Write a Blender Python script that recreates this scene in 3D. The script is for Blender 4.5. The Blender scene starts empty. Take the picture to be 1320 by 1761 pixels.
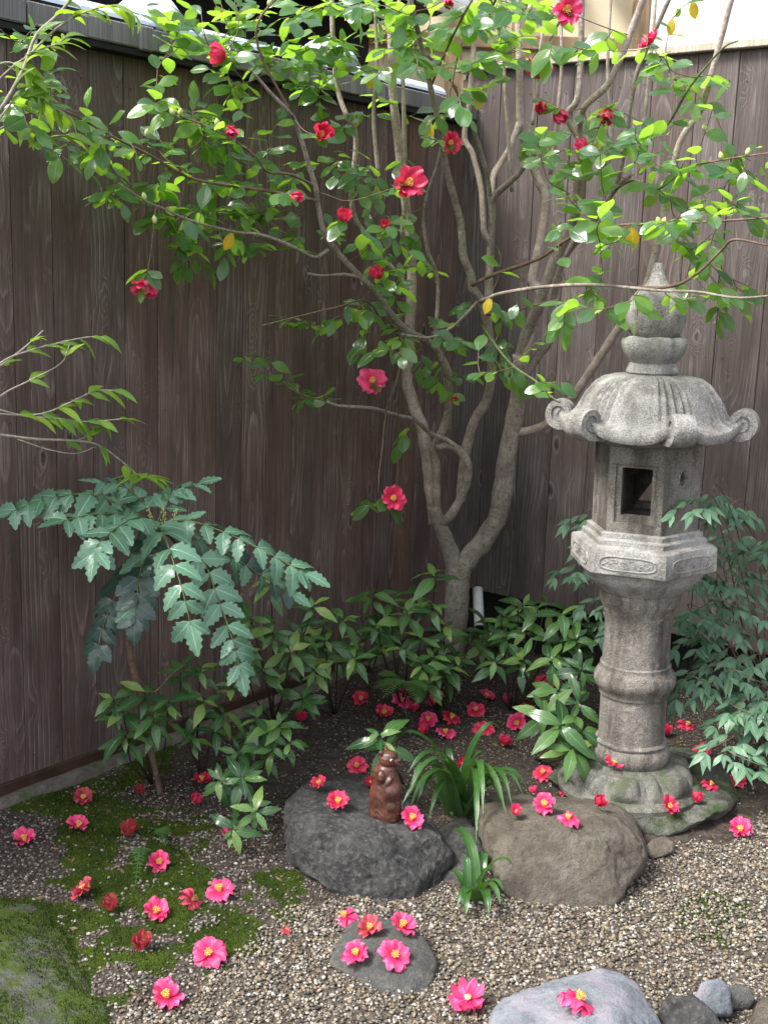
import bpy, bmesh, math, random
import numpy as np
from mathutils import Vector, Matrix, noise, Quaternion
from mathutils.bvhtree import BVHTree
PI = math.pi
rnd = random.Random(7)
S = bpy.context.scene
COL = S.collection

# ---------------------------------------------------------------- camera
FOC, EYE, PITCH, ROLL = 2050.0, 1.6, math.radians(11.5), math.radians(2.0)
_fw = Vector((0, math.cos(PITCH), -math.sin(PITCH)))
_rt = Vector((1, 0, 0)); _up = _rt.cross(_fw)
CR = math.cos(ROLL)*_rt + math.sin(ROLL)*_up
CU = -math.sin(ROLL)*_rt + math.cos(ROLL)*_up
CAMP = Vector((0, 0, EYE))
cd = bpy.data.cameras.new('camera'); cam = bpy.data.objects.new('camera', cd); COL.objects.link(cam)
cd.sensor_fit = 'VERTICAL'; cd.sensor_height = 24.0; cd.lens = FOC/1761.0*24.0
cd.clip_end = 500; cd.clip_start = 0.05
m3 = Matrix((CR, CU, -_fw)).transposed()
cam.matrix_world = Matrix.Translation(CAMP) @ m3.to_4x4()
S.camera = cam

# ---------------------------------------------------------------- world, sun, exposure
SUN_EL, SUN_AZ = math.radians(56), math.radians(-62)      # azimuth measured from +Y towards +X
W = bpy.data.worlds.new('World'); S.world = W; W.use_nodes = True
nt = W.node_tree; bg = nt.nodes['Background']
sky = nt.nodes.new('ShaderNodeTexSky'); sky.sky_type = 'NISHITA'; sky.sun_disc = False
sky.sun_elevation = SUN_EL; sky.sun_rotation = SUN_AZ
sky.air_density = 1.0; sky.dust_density = 3.0
hs = nt.nodes.new('ShaderNodeHueSaturation'); hs.inputs['Saturation'].default_value = 0.38
hs.inputs['Value'].default_value = 1.15
nt.links.new(sky.outputs[0], hs.inputs['Color']); nt.links.new(hs.outputs[0], bg.inputs[0])
bg.inputs[1].default_value = 0.15
sd = bpy.data.lights.new('sun', 'SUN'); sun = bpy.data.objects.new('sun', sd); COL.objects.link(sun)
sd.energy = 2.2; sd.angle = math.radians(16); sd.color = (1.0, 0.97, 0.92)
sdir = Vector((math.sin(SUN_AZ)*math.cos(SUN_EL), math.cos(SUN_AZ)*math.cos(SUN_EL), math.sin(SUN_EL)))
SUN_FROM = Vector((-0.85, -0.40, 1.25)).normalized()
SUN_EL = math.asin(SUN_FROM.z); SUN_AZ = math.atan2(SUN_FROM.x, SUN_FROM.y)
sky.sun_elevation = SUN_EL; sky.sun_rotation = SUN_AZ
sun.rotation_euler = SUN_FROM.to_track_quat('Z', 'Y').to_euler()
S.view_settings.view_transform = 'Standard'; S.view_settings.look = 'None'
S.view_settings.exposure = 1.54; S.view_settings.gamma = 1.0
S.render.engine = 'CYCLES'

# ---------------------------------------------------------------- helpers
def ray(x, y): return (x-660)/FOC*CR - (y-880.5)/FOC*CU + _fw
def at(x, y, Y):                       # the point at ground distance Y that this line of sight meets
    d = ray(x, y); return CAMP + d*(Y/d.y)
def atz(x, y, z=0.0):
    d = ray(x, y); return CAMP + d*((z-EYE)/d.z)
def V(*a): return Vector(a)
def rv(s=1.0): return Vector((rnd.uniform(-1,1), rnd.uniform(-1,1), rnd.uniform(-1,1)))*s
def nz(p, s, k=0.0): return noise.noise(Vector((p[0]*s+k, p[1]*s+k*1.7, p[2]*s-k)))

def mesh(name, verts, faces, mat=None, uvs=None, smooth=True):
    me = bpy.data.meshes.new(name); me.from_pydata([tuple(v) for v in verts], [], faces)
    if uvs is not None:
        l = me.uv_layers.new(name='UVMap')
        vi = np.empty(len(me.loops), dtype=np.int32); me.loops.foreach_get('vertex_index', vi)
        l.data.foreach_set('uv', np.asarray(uvs, dtype=np.float32)[vi].ravel())
    if smooth and len(me.polygons): me.polygons.foreach_set('use_smooth', [True]*len(me.polygons))
    if mat: me.materials.append(mat)
    return me
def obj(name, me, parent=None, M=None):
    o = bpy.data.objects.new(name, me); COL.objects.link(o)
    if parent is not None:
        o.parent = parent
        o.matrix_parent_inverse = Matrix.Translation(-Vector(parent.get('o', (0,0,0))))
    if M is not None: o.matrix_basis = M
    return o
def thing(name, label, cat, loc=(0,0,0), group=None):
    o = bpy.data.objects.new(name, None); COL.objects.link(o); o.location = loc
    o.empty_display_size = .05
    o['o'] = tuple(loc); o['label'] = label; o['category'] = cat
    if group: o['group'] = group
    return o
def tag(o, label, cat, group=None):
    o['label'] = label; o['category'] = cat
    if group: o['group'] = group
    return o

def box(c, s, R=None, ch=0.0):
    """chamfered box as verts, faces"""
    sx, sy, sz = s[0]/2, s[1]/2, s[2]/2
    if ch <= 0:
        vs = [V(x*sx, y*sy, z*sz) for x in (-1,1) for y in (-1,1) for z in (-1,1)]
        fs = [(0,1,3,2),(4,6,7,5),(0,4,5,1),(2,3,7,6),(0,2,6,4),(1,5,7,3)]
    else:
        bm = bmesh.new(); bmesh.ops.create_cube(bm, size=1.0)
        for v in bm.verts: v.co = V(v.co.x*s[0], v.co.y*s[1], v.co.z*s[2])
        bmesh.ops.bevel(bm, geom=list(bm.edges), offset=ch, segments=1, affect='EDGES')
        bm.verts.index_update()
        vs = [v.co.copy() for v in bm.verts]; fs = [tuple(v.index for v in f.verts) for f in bm.faces]; bm.free()
    if R is not None: vs = [R @ v for v in vs]
    c = Vector(c)
    return [v+c for v in vs], fs
def join(parts):
    vs, fs = [], []
    for v, f in parts:
        k = len(vs); vs += list(v); fs += [tuple(i+k for i in q) for q in f]
    return vs, fs
def catmull(P, n=5):
    if len(P) < 3: return [p.copy() for p in P]
    out = []
    Q = [P[0]*2-P[1]] + list(P) + [P[-1]*2-P[-2]]
    for i in range(1, len(Q)-2):
        a, b, c, d = Q[i-1], Q[i], Q[i+1], Q[i+2]
        for k in range(n):
            t = k/n
            out.append(0.5*((2*b)+(c-a)*t+(2*a-5*b+4*c-d)*t*t+(3*b-a-3*c+d)*t**3))
    out.append(P[-1].copy()); return out
def tube(P, r0, r1, sides=7, n=5, wob=0.0, radii=None, knob=0.0):
    if radii is not None:
        R4 = catmull([V(r,0,0) for r in radii], n); R4 = [max(.0006, q.x) for q in R4]
    P = catmull(P, n)
    if radii is None: R4 = [r0+(r1-r0)*i/(len(P)-1) for i in range(len(P))]
    vs, fs = [], []
    t = (P[1]-P[0]).normalized(); nrm = t.orthogonal().normalized()
    for i, p in enumerate(P):
        t2 = (P[min(i+1, len(P)-1)]-P[max(i-1, 0)]).normalized()
        nrm = (nrm - t2*nrm.dot(t2)).normalized(); b = t2.cross(nrm)
        for k in range(sides):
            a = 2*PI*k/sides; d = nrm*math.cos(a)+b*math.sin(a)
            r = R4[i]*(1+wob*noise.noise(p*38+d*1.3)+knob*max(0, noise.noise(p*16+d*.8)))
            vs.append(p+d*r)
    m = len(P)
    for i in range(m-1):
        for k in range(sides):
            k2 = (k+1) % sides
            fs.append((i*sides+k, i*sides+k2, (i+1)*sides+k2, (i+1)*sides+k))
    fs.append(tuple(range(sides))[::-1]); fs.append(tuple((m-1)*sides+k for k in range(sides)))
    return vs, fs
def lathe(prof, seg=48, fn=None, closed=True):
    vs, fs = [], []
    for i, (r, z) in enumerate(prof):
        for k in range(seg):
            a = 2*PI*k/seg; p = V(r*math.cos(a), r*math.sin(a), z)
            if fn: p = fn(p, a, i)
            vs.append(p)
    for i in range(len(prof)-1):
        for k in range(seg):
            k2 = (k+1) % seg
            fs.append((i*seg+k, i*seg+k2, (i+1)*seg+k2, (i+1)*seg+k))
    if closed:
        fs.append(tuple(range(seg))[::-1]); fs.append(tuple((len(prof)-1)*seg+k for k in range(seg)))
    return vs, fs
def modmesh(me, mods):
    """evaluate modifiers on a temporary object and return the resulting mesh"""
    o = bpy.data.objects.new('tmp', me); COL.objects.link(o)
    extra = []
    for t, kw in mods:
        m = o.modifiers.new(t, t)
        for k, v in kw.items():
            if k == 'cutter':
                c = bpy.data.objects.new('cut', v); COL.objects.link(c); extra.append(c); m.object = c
            else: setattr(m, k, v)
    bpy.context.view_layer.update()
    dg = bpy.context.evaluated_depsgraph_get()
    r = bpy.data.meshes.new_from_object(o.evaluated_get(dg))
    bpy.data.objects.remove(o)
    for c in extra: bpy.data.objects.remove(c)
    r.name = me.name
    return r

# ---------------------------------------------------------------- shader helpers
class SH:
    def __init__(s, name, rough=.8, spec=.3):
        s.m = bpy.data.materials.new(name); s.m.use_nodes = True; s.t = s.m.node_tree
        s.b = s.t.nodes['Principled BSDF']; s.out = s.t.nodes['Material Output']
        s.b.inputs['Roughness'].default_value = rough; s.b.inputs['Specular IOR Level'].default_value = spec
    def n(s, ty, ins=None, **kw):
        nd = s.t.nodes.new('ShaderNode'+ty)
        for k, v in kw.items(): setattr(nd, k, v)
        for k, v in (ins or {}).items():
            if hasattr(v, 'is_output'): s.t.links.new(v, nd.inputs[k])
            else: nd.inputs[k].default_value = v
        return nd
    def co(s, kind='Object'): return s.n('TexCoord').outputs[kind]
    def map(s, vec, scale=(1,1,1), loc=(0,0,0)):
        return s.n('Mapping', {'Vector': vec, 'Scale': scale, 'Location': loc}).outputs[0]
    def noise(s, vec, scale, detail=4, rough=.55, dist=0, out='Fac'):
        return s.n('TexNoise', {'Vector': vec, 'Scale': scale, 'Detail': detail, 'Roughness': rough, 'Distortion': dist}).outputs[out]
    def math(s, op, a, b=0.0, c=0.0):
        return s.n('Math', {0: a, 1: b, 2: c}, operation=op).outputs[0]
    def ramp(s, fac, stops, interp='LINEAR'):
        nd = s.n('ValToRGB', {'Fac': fac}); r = nd.color_ramp; r.interpolation = interp
        while len(r.elements) < len(stops): r.elements.new(.5)
        for e, (p, c) in zip(r.elements, stops):
            e.position = p; e.color = (c, c, c, 1) if isinstance(c, (int, float)) else (*c, 1)
        return nd.outputs[0]
    def mix(s, fac, a, b, mode='MIX'):
        nd = s.n('Mix', data_type='RGBA', blend_type=mode)
        for i, v in ((0, fac), (6, a), (7, b)):
            if hasattr(v, 'is_output'): s.t.links.new(v, nd.inputs[i])
            elif i == 0: nd.inputs[0].default_value = v
            else: nd.inputs[i].default_value = (*v, 1) if len(v) == 3 else v
        return nd.outputs[2]
    def set(s, k, v):
        if hasattr(v, 'is_output'): s.t.links.new(v, s.b.inputs[k])
        else: s.b.inputs[k].default_value = v
    def bump(s, h, strength=.4, dist=.01):
        nd = s.n('Bump', {'Height': h, 'Strength': strength, 'Distance': dist})
        s.t.links.new(nd.outputs[0], s.b.inputs['Normal']); return nd.outputs[0]
    def rand(s):
        a = s.n('ObjectInfo').outputs['Random']; b = s.n('NewGeometry').outputs['Random Per Island']
        return s.math('FRACT', s.math('ADD', a, b))

def wood_mat(name, tones, rough=.6, knots=True, weather=(.30,.27,.27), wamt=.35):
    s = SH(name, rough+.15, .12)
    oi = s.n('ObjectInfo').outputs['Random']
    c = s.co()
    sep = s.n('SeparateXYZ', {0: c})
    off = s.n('CombineXYZ', {0: s.math('MULTIPLY', oi, 37.0), 1: s.math('MULTIPLY', oi, 91.0), 2: s.math('MULTIPLY', oi, 53.0)}).outputs[0]
    cc = s.n('VectorMath', {0: c, 1: off}, operation='ADD').outputs[0]
    # tree rings cut by the face of the board
    low = s.noise(s.map(cc, (2.2, 2.2, 1.1)), 1.0, 2, .5)
    warp = s.noise(s.map(cc, (9, 9, 2.4)), 1.0, 3, .6)
    x0 = s.math('MULTIPLY_ADD', oi, .10, -.05)
    dx = s.math('SUBTRACT', sep.outputs[0], x0)
    d = s.math('MULTIPLY_ADD', low, .20, -.06)
    if knots:
        kw_ = s.n('VectorMath', {0: s.map(cc, (10, .2, 4.2)), 1: s.n('VectorMath', {0: s.noise(s.map(cc, (22, 22, 14)), 1.0, 3, .6, out='Color'), 'Scale': .22}, operation='SCALE').outputs[0]}, operation='ADD').outputs[0]
        vor = s.n('TexVoronoi', {'Vector': kw_, 'Scale': 1.0, 'Randomness': 1.0}, feature='F1')
        kd = vor.outputs['Distance']
        pull = s.math('MULTIPLY', s.ramp(kd, [(0, 1.0), (.35, 0.0)]), .06)
        d = s.math('ADD', d, pull)
    r = s.math('SQRT', s.math('ADD', s.math('MULTIPLY', dx, dx), s.math('MULTIPLY', d, d)))
    r = s.math('ADD', r, s.math('MULTIPLY', warp, .018))
    tone0 = s.math('FRACT', s.math('MULTIPLY', oi, 3.77))
    saw = s.math('FRACT', s.math('MULTIPLY', r, s.math('MULTIPLY_ADD', tone0, 60.0, 60.0)))
    ring = s.ramp(saw, [(0, 0.15), (.62, .35), (.86, 1.0), (.95, .75), (1.0, .15)])
    fib = s.noise(s.map(cc, (330, 330, 6)), 1.0, 4, .65)
    streak = s.noise(s.map(cc, (26, 26, .7)), 1.0, 4, .6)
    patch = s.noise(s.map(cc, (5, 5, 2.6)), 1.0, 5, .6)
    tone = s.math('FRACT', s.math('MULTIPLY', oi, 7.31))
    base = s.ramp(tone, [(i/(len(tones)-1), t) for i, t in enumerate(tones)])
    base = s.mix(s.ramp(streak, [(.35, 0.0), (.7, .75)]), base, tuple(v*.52 for v in tones[0]))
    base = s.mix(s.math('MULTIPLY', s.math('MULTIPLY', ring, s.ramp(patch, [(.42, .05), (.66, 1.0)])), wamt), base, weather)
    base = s.mix(s.ramp(fib, [(.38, .6), (.60, 0.0)]), base, tuple(v*.4 for v in tones[0]))
    if knots:
        vr = s.math('LESS_THAN', s.math('FRACT', s.math('MULTIPLY', s.n('SeparateXYZ', {0: vor.outputs['Color']}).outputs[0], 1.0)), .30)
        kn = s.math('MULTIPLY', s.ramp(kd, [(0.0, 1.0), (.06, .8), (.13, 0.0)]), vr)
        kr = s.math('MULTIPLY', s.ramp(kd, [(.10, 0.0), (.14, 1.0), (.19, 0.0)]), vr)
        base = s.mix(s.math('MULTIPLY', kr, .18), base, weather)
        base = s.mix(s.math('MULTIPLY', kn, .75), base, (.018, .012, .010))
    s.set('Base Color', base)
    h = s.math('ADD', s.math('MULTIPLY', ring, .7), s.math('MULTIPLY', fib, .6))
    if knots: h = s.math('SUBTRACT', h, s.math('MULTIPLY', kn, 1.2))
    s.bump(h, .55, .0025)
    s.set('Roughness', s.ramp(fib, [(.3, rough-.12), (.7, rough+.15)]))
    return s.m

def rock_mat(name, c1, c2, c3, scale=1.0, moss=0.0, mossc=(.035,.055,.015), rough=.8, veins=None, bump=.6, speck=0.0, damp=0.0, streak=0.0):
    s = SH(name, rough, .14); c = s.co()
    a = s.noise(c, 5*scale, 8, .62, .4); b = s.noise(c, 26*scale, 6, .65); f = s.noise(c, 160*scale, 4, .7)
    col = s.mix(s.ramp(a, [(.36, 0.0), (.64, 1.0)]), c1, c2)
    col = s.mix(s.ramp(b, [(.48, 0.0), (.72, .8)]), col, c3)
    col = s.mix(s.ramp(f, [(.35, .5), (.55, 0.0)]), col, tuple(v*.45 for v in c1))
    if speck:
        v = s.n('TexVoronoi', {'Vector': c, 'Scale': 560.0}); sp = s.n('SeparateXYZ', {0: v.outputs['Color']})
        col = s.mix(s.math('MULTIPLY', s.math('GREATER_THAN', sp.outputs[0], .72), speck), col, (.55, .54, .5))
        col = s.mix(s.math('MULTIPLY', s.math('LESS_THAN', sp.outputs[0], .2), speck), col, (.05, .045, .04))
    if streak:
        sn = s.noise(s.map(c, (13, 13, 1.6)), 1.0, 5, .65)
        col = s.mix(s.math('MULTIPLY', s.ramp(sn, [(.46, 0.0), (.66, 1.0)]), streak), col, tuple(v*.42 for v in c3))
        ln = s.noise(c, 16, 7, .72)
        col = s.mix(s.ramp(ln, [(.60, 0.0), (.66, .65)]), col, tuple(min(1, v*1.35) for v in c2))
    if veins:
        w = s.n('TexWave', {'Vector': s.map(c, (1, 1.4, 2.2)), 'Scale': 3.0, 'Distortion': 9.0, 'Detail': 4.0, 'Detail Scale': 1.6})
        col = s.mix(s.ramp(w.outputs['Fac'], [(.55, 0.0), (.9, .65)]), col, veins)
    if moss:
        up = s.n('SeparateXYZ', {0: s.n('NewGeometry').outputs['Normal']}).outputs[2]
        mk = s.math('MULTIPLY', s.ramp(s.noise(c, 9, 6, .7), [(.62-moss*.3, 0.0), (.74-moss*.3, 1.0)]), s.ramp(up, [(.0, .25), (.7, 1.0)]))
        col = s.mix(mk, col, s.mix(b, mossc, tuple(v*1.9 for v in mossc)))
    s.set('Base Color', col)
    h = s.math('ADD', s.math('MULTIPLY', b, 1.0), s.math('MULTIPLY', f, .5))
    h = s.math('ADD', h, s.math('MULTIPLY', a, 1.4))
    s.bump(h, min(1, bump*1.1), .018)
    return s.m

def leaf_mat(name, stops, trans=.35, rough=.32, tcol=(.22,.42,.03), vein=.5, spec=.5, back=None):
    s = SH(name, rough, spec); r = s.rand()
    col = s.ramp(r, stops)
    uv = s.n('UVMap'); sp = s.n('SeparateXYZ', {0: uv.outputs[0]})
    du = s.math('ABSOLUTE', s.math('SUBTRACT', sp.outputs[0], .5))
    mid = s.ramp(du, [(0.0, 1.0), (.035, .5), (.06, 0.0)])
    # side veins running forward from the midrib
    vv = s.math('SINE', s.math('MULTIPLY', s.math('SUBTRACT', sp.outputs[1], s.math('MULTIPLY', du, .55)), 62.0))
    vl = s.ramp(vv, [(.86, 0.0), (1.0, 1.0)])
    lt = tuple(min(1, v*2.0+.03) for v in stops[len(stops)//2][1])
    col = s.mix(s.math('MULTIPLY', mid, vein), col, lt)
    col = s.mix(s.math('MULTIPLY', vl, vein*.35), col, lt)
    blot = s.noise(s.co('Object'), 60, 3, .6)
    spot = s.noise(s.map(uv.outputs[0], (1, 1, 1), (0, 0, 0)), 3.2, 4, .7)
    sr = s.math('MULTIPLY', s.math('GREATER_THAN', s.math('FRACT', s.math('MULTIPLY', r, 13.7)), .78), s.ramp(spot, [(.62, 0.0), (.68, .8)]))
    col = s.mix(sr, col, (.20,.15,.04))
    col = s.mix(s.ramp(blot, [(.4, 0.0), (.75, .35)]), col, tuple(v*.55 for v in stops[0][1]))
    g = s.n('NewGeometry').outputs['Backfacing']
    bk = back or tuple(min(1, v*1.5+.02) for v in stops[len(stops)//2][1])
    col = s.mix(s.math('MULTIPLY', g, .7), col, bk)
    s.set('Base Color', col)
    s.set('Roughness', s.math('MULTIPLY_ADD', g, .25, rough))
    s.bump(s.math('ADD', s.math('MULTIPLY', vl, -.5), s.math('MULTIPLY', mid, -1.0)), .35, .002)
    tr = s.n('BsdfTranslucent', {'Color': (*tcol, 1)})
    mx = s.n('MixShader', {0: trans}); s.t.links.new(s.b.outputs[0], mx.inputs[1]); s.t.links.new(tr.outputs[0], mx.inputs[2])
    s.t.links.new(mx.outputs[0], s.out.inputs['Surface'])
    return s.m

def plain(name, c, rough=.7, var=.25, scale=30, bump=.2, spec=.3, metal=0.0):
    s = SH(name, rough, spec); n = s.noise(s.co(), scale, 5, .6)
    s.set('Base Color', s.mix(s.ramp(n, [(.35, 0.0), (.7, 1.0)]), tuple(v*(1-var) for v in c), tuple(min(1, v*(1+var)) for v in c)))
    s.set('Metallic', metal)
    if bump: s.bump(n, bump, .004)
    return s.m

M = {}
M['wood_l'] = wood_mat('cedar_brown', [(.118,.084,.074), (.165,.108,.088), (.135,.100,.092), (.205,.122,.090)], weather=(.50,.42,.38), wamt=.46)
M['wood_r'] = wood_mat('cedar_grey', [(.105,.084,.078), (.078,.062,.057), (.128,.104,.096), (.125,.088,.074)], weather=(.42,.38,.37), wamt=.42)
M['greywood'] = wood_mat('grey_coping_wood', [(.19,.18,.175), (.25,.24,.235)], knots=False, weather=(.36,.35,.34), wamt=.4)
M['beigewood'] = wood_mat('beige_cap_wood', [(.50,.42,.33), (.56,.48,.38)], knots=False, weather=(.62,.55,.45))
M['post'] = wood_mat('tan_post_wood', [(.42,.28,.16), (.5,.34,.2)], knots=False, weather=(.6,.45,.3))
M['nail'] = plain('rusty_nail', (.05,.03,.022), .6, .3, 60, 0)
M['blackwood_and_shade'] = plain('dark_board_and_shade', (.012,.010,.010), .8)  # real dark lower boards, also painted shade in plank gaps and under the coping
M['plaster'] = plain('cream_plaster', (.82,.69,.47), .9, .06, 8, .1)
M['white'] = plain('white_plaster', (.93,.93,.92), .9, .02, 8, .05)
M['tile'] = plain('silver_roof_tile', (.50,.57,.66), .45, .08, 14, .05, .4)
M['kerb'] = rock_mat('kerb_concrete', (.10,.085,.07), (.17,.15,.125), (.06,.052,.044), 1.5, moss=.25, bump=.5)
M['rail'] = plain('brown_rail', (.045,.022,.014), .8, .4, 12)
M['pipe'] = plain('grey_pipe', (.42,.43,.42), .4, .1, 40, 0)
M['hole'] = plain('pipe_end_shade', (.01,.01,.01), .9, .1, 40, 0)
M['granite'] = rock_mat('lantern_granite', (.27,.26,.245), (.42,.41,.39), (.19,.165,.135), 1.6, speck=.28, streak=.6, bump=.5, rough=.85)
M['granite_warm_shaded'] = rock_mat('lantern_granite_warm_shaded', (.160,.142,.120), (.245,.225,.198), (.095,.078,.060), 1.6, speck=.22, streak=.75, bump=.5, rough=.85)  # stained granite, darkened to paint in the shade on shaft and fire box
M['granite_base'] = rock_mat('lantern_granite_mossy_shaded', (.12,.115,.10), (.20,.195,.17), (.07,.07,.052), 1.6, speck=.18, streak=.6, moss=.4, mossc=(.05,.062,.03), bump=.5, rough=.85)  # mossy stone, its colour also darkened with the shade round the base
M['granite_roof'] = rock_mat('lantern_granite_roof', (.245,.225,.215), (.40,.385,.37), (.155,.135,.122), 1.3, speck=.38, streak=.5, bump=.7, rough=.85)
M['rock_dark'] = rock_mat('dark_basalt', (.046,.046,.047), (.125,.122,.118), (.25,.245,.235), 2.8, rough=.6, bump=1.0)
M['rock_brown'] = rock_mat('brown_sandstone', (.125,.105,.082), (.225,.20,.165), (.10,.088,.060), 2.0, rough=.65, bump=1.0)
M['rock_flat'] = rock_mat('green_grey_slate', (.060,.063,.06), (.10,.10,.094), (.14,.135,.12), 1.2, rough=.7, bump=.7)
M['rock_blue'] = rock_mat('blue_grey_stone', (.165,.178,.200), (.25,.265,.29), (.12,.122,.142), 2.2, rough=.55, veins=(.25,.23,.26), bump=.6)
M['rock_slab'] = rock_mat('mossy_slab', (.13,.135,.115), (.21,.21,.18), (.075,.08,.055), 1.4, moss=.5, mossc=(.035,.05,.02), bump=.9)
M['boulder'] = rock_mat('mossy_boulder', (.11,.112,.10), (.22,.22,.205), (.06,.068,.045), 1.8, moss=.7, mossc=(.05,.075,.014), bump=1.0)
M['bark'] = rock_mat('camellia_bark', (.25,.20,.165), (.44,.385,.335), (.10,.072,.055), 3.4, bump=.6, rough=.65)
M['bark_pale'] = rock_mat('camellia_bark_pale', (.36,.28,.235), (.56,.48,.43), (.20,.14,.11), 3.4, bump=.5, rough=.65)
M['twig'] = plain('twig_bark', (.13,.085,.06), .7, .4, 60)
M['twig_pale'] = plain('pale_twig_bark', (.26,.23,.19), .7, .4, 60)
M['twig_green'] = plain('green_stem', (.09,.12,.045), .6, .4, 60)
M['stem_dark'] = plain('dark_stem', (.035,.028,.022), .7, .4, 60)
CAM = [(0,(.022,.070,.034)), (.2,(.030,.090,.034)), (.4,(.055,.140,.030)), (.6,(.030,.085,.040)), (.85,(.13,.25,.035)), (1,(.035,.095,.045))]
M['leaf'] = leaf_mat('camellia_leaf', CAM, .42, .2, (.46,.80,.06), spec=.75)
M['leaf_yellow'] = leaf_mat('yellow_leaf', [(0,(.55,.36,.02)), (.5,(.62,.46,.03)), (1,(.28,.26,.03))], .4, .4, (.7,.45,.02))
M['leaf_olive'] = leaf_mat('light_green_leaf', [(0,(.07,.15,.03)), (.5,(.13,.23,.03)), (1,(.20,.31,.035))], .42, .3, (.42,.66,.04))
M['leaf_mah'] = leaf_mat('mahonia_leaf', [(0,(.070,.160,.100)), (.5,(.125,.245,.160)), (1,(.060,.135,.075))], .15, .26, (.12,.3,.1), vein=.6, back=(.12,.19,.12))
M['leaf_mahd'] = leaf_mat('dark_mahonia_leaf', [(0,(.018,.045,.035)), (.5,(.03,.065,.05)), (1,(.025,.055,.04))], .1, .3, (.05,.12,.05), vein=.5)  # darker leaflet colour for the lower and rear fronds
M['leaf_shrub'] = leaf_mat('understory_leaf', [(0,(.020,.060,.022)), (.4,(.042,.105,.034)), (.7,(.080,.17,.045)), (.9,(.15,.25,.06)), (1,(.22,.30,.08))], .25, .22, (.14,.3,.03), vein=.5)
M['leaf_nan'] = leaf_mat('nandina_leaf', [(0,(.035,.095,.050)), (.5,(.075,.165,.090)), (.8,(.12,.225,.13)), (1,(.06,.13,.05))], .2, .4, (.12,.3,.08), vein=.4)
M['blade'] = leaf_mat('strap_leaf', [(0,(.018,.06,.014)), (.5,(.035,.095,.02)), (1,(.05,.12,.028))], .2, .28, (.14,.3,.03), vein=.3)
M['fern'] = leaf_mat('fern_leaf', [(0,(.03,.08,.02)), (.5,(.05,.12,.03)), (1,(.06,.13,.03))], .3, .5, (.14,.3,.03), vein=.0)
M['bud'] = plain('camellia_bud', (.42,.45,.18), .5, .2, 60, .05)

def petal_mat(name, c, edge, trans=.25, brown=0.0):
    s = SH(name, .45, .35); r = s.rand()
    uv = s.n('SeparateXYZ', {0: s.n('UVMap').outputs[0]})
    col = s.mix(s.ramp(uv.outputs[1], [(.25, 0.0), (1.0, 1.0)]), c, edge)
    n = s.noise(s.map(s.co('UV'), (9, 1.5, 1)), 2.0, 4, .6)
    col = s.mix(s.ramp(n, [(.42, 0.0), (.7, .7)]), col, tuple(v*.55 for v in c))
    b0 = s.noise(s.co('Object'), 38, 3, .6)
    col = s.mix(s.ramp(b0, [(.62, 0.0), (.72, .55)]), col, (.30,.03,.04))
    col = s.mix(s.math('MULTIPLY', r, .3), col, tuple(v*.7 for v in c))
    if brown:
        b = s.noise(s.co('Object'), 55, 3, .6)
        col = s.mix(s.ramp(b, [(.60-brown*.25, 0.0), (.70-brown*.2, .9)]), col, (.22,.06,.03))
    s.set('Base Color', col); s.bump(n, .25, .002)
    tr = s.n('BsdfTranslucent', {'Color': (.85,.06,.12,1)})
    mx = s.n('MixShader', {0: trans}); s.t.links.new(s.b.outputs[0], mx.inputs[1]); s.t.links.new(tr.outputs[0], mx.inputs[2])
    s.t.links.new(mx.outputs[0], s.out.inputs['Surface']); return s.m
M['petal'] = petal_mat('pink_petal', (.68,.022,.125), (.88,.12,.30))
M['petal_red'] = petal_mat('crimson_petal', (.60,.018,.075), (.80,.07,.17))
M['petal_wilt'] = petal_mat('wilting_petal', (.50,.018,.07), (.68,.09,.18), brown=.55)
M['stamen'] = plain('yellow_stamens', (.72,.42,.10), .7, .3, 200, .3)
M['stamen_old'] = plain('brown_stamens', (.30,.15,.05), .8, .4, 200, .3)

VT = {}
def vnoise(P, scale, seed=0):                                      # smooth value noise on a plane, about -1..1
    T = VT.setdefault(seed, None) if VT.get(seed) is not None else VT.__setitem__(seed, np.random.RandomState(seed).uniform(-1, 1, (256, 256))) or VT[seed]; P = np.asarray(P)*scale
    i = np.floor(P).astype(int); f = P-i; f = f*f*(3-2*f); x, y = i[:,0] & 255, i[:,1] & 255; x1, y1 = (x+1) & 255, (y+1) & 255
    return (T[x,y]*(1-f[:,0])*(1-f[:,1])+T[x1,y]*f[:,0]*(1-f[:,1])+T[x,y1]*(1-f[:,0])*f[:,1]+T[x1,y1]*f[:,0]*f[:,1])
def fbm2(P, scale, seed=0): return (vnoise(P, scale, seed)+.5*vnoise(P, scale*2.1, seed+1)+.25*vnoise(P, scale*4.3, seed+2)+.15*vnoise(P, scale*9, seed+3))
def vn3(P, scale, seed=0):
    T = VT.get(('3', seed))
    if T is None: T = VT[('3', seed)] = np.random.RandomState(seed+500).uniform(-1, 1, (32, 32, 32))
    P = np.asarray(P)*scale+seed*.37; i = np.floor(P).astype(int); f = P-i; f = f*f*(3-2*f); i &= 31; j = (i+1) & 31
    x, y, z = i.T; x1, y1, z1 = j.T; u, v, w = f.T
    return ((T[x,y,z]*(1-u)+T[x1,y,z]*u)*(1-v)+(T[x,y1,z]*(1-u)+T[x1,y1,z]*u)*v)*(1-w)+((T[x,y,z1]*(1-u)+T[x1,y,z1]*u)*(1-v)+(T[x,y1,z1]*(1-u)+T[x1,y1,z1]*u)*v)*w
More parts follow.
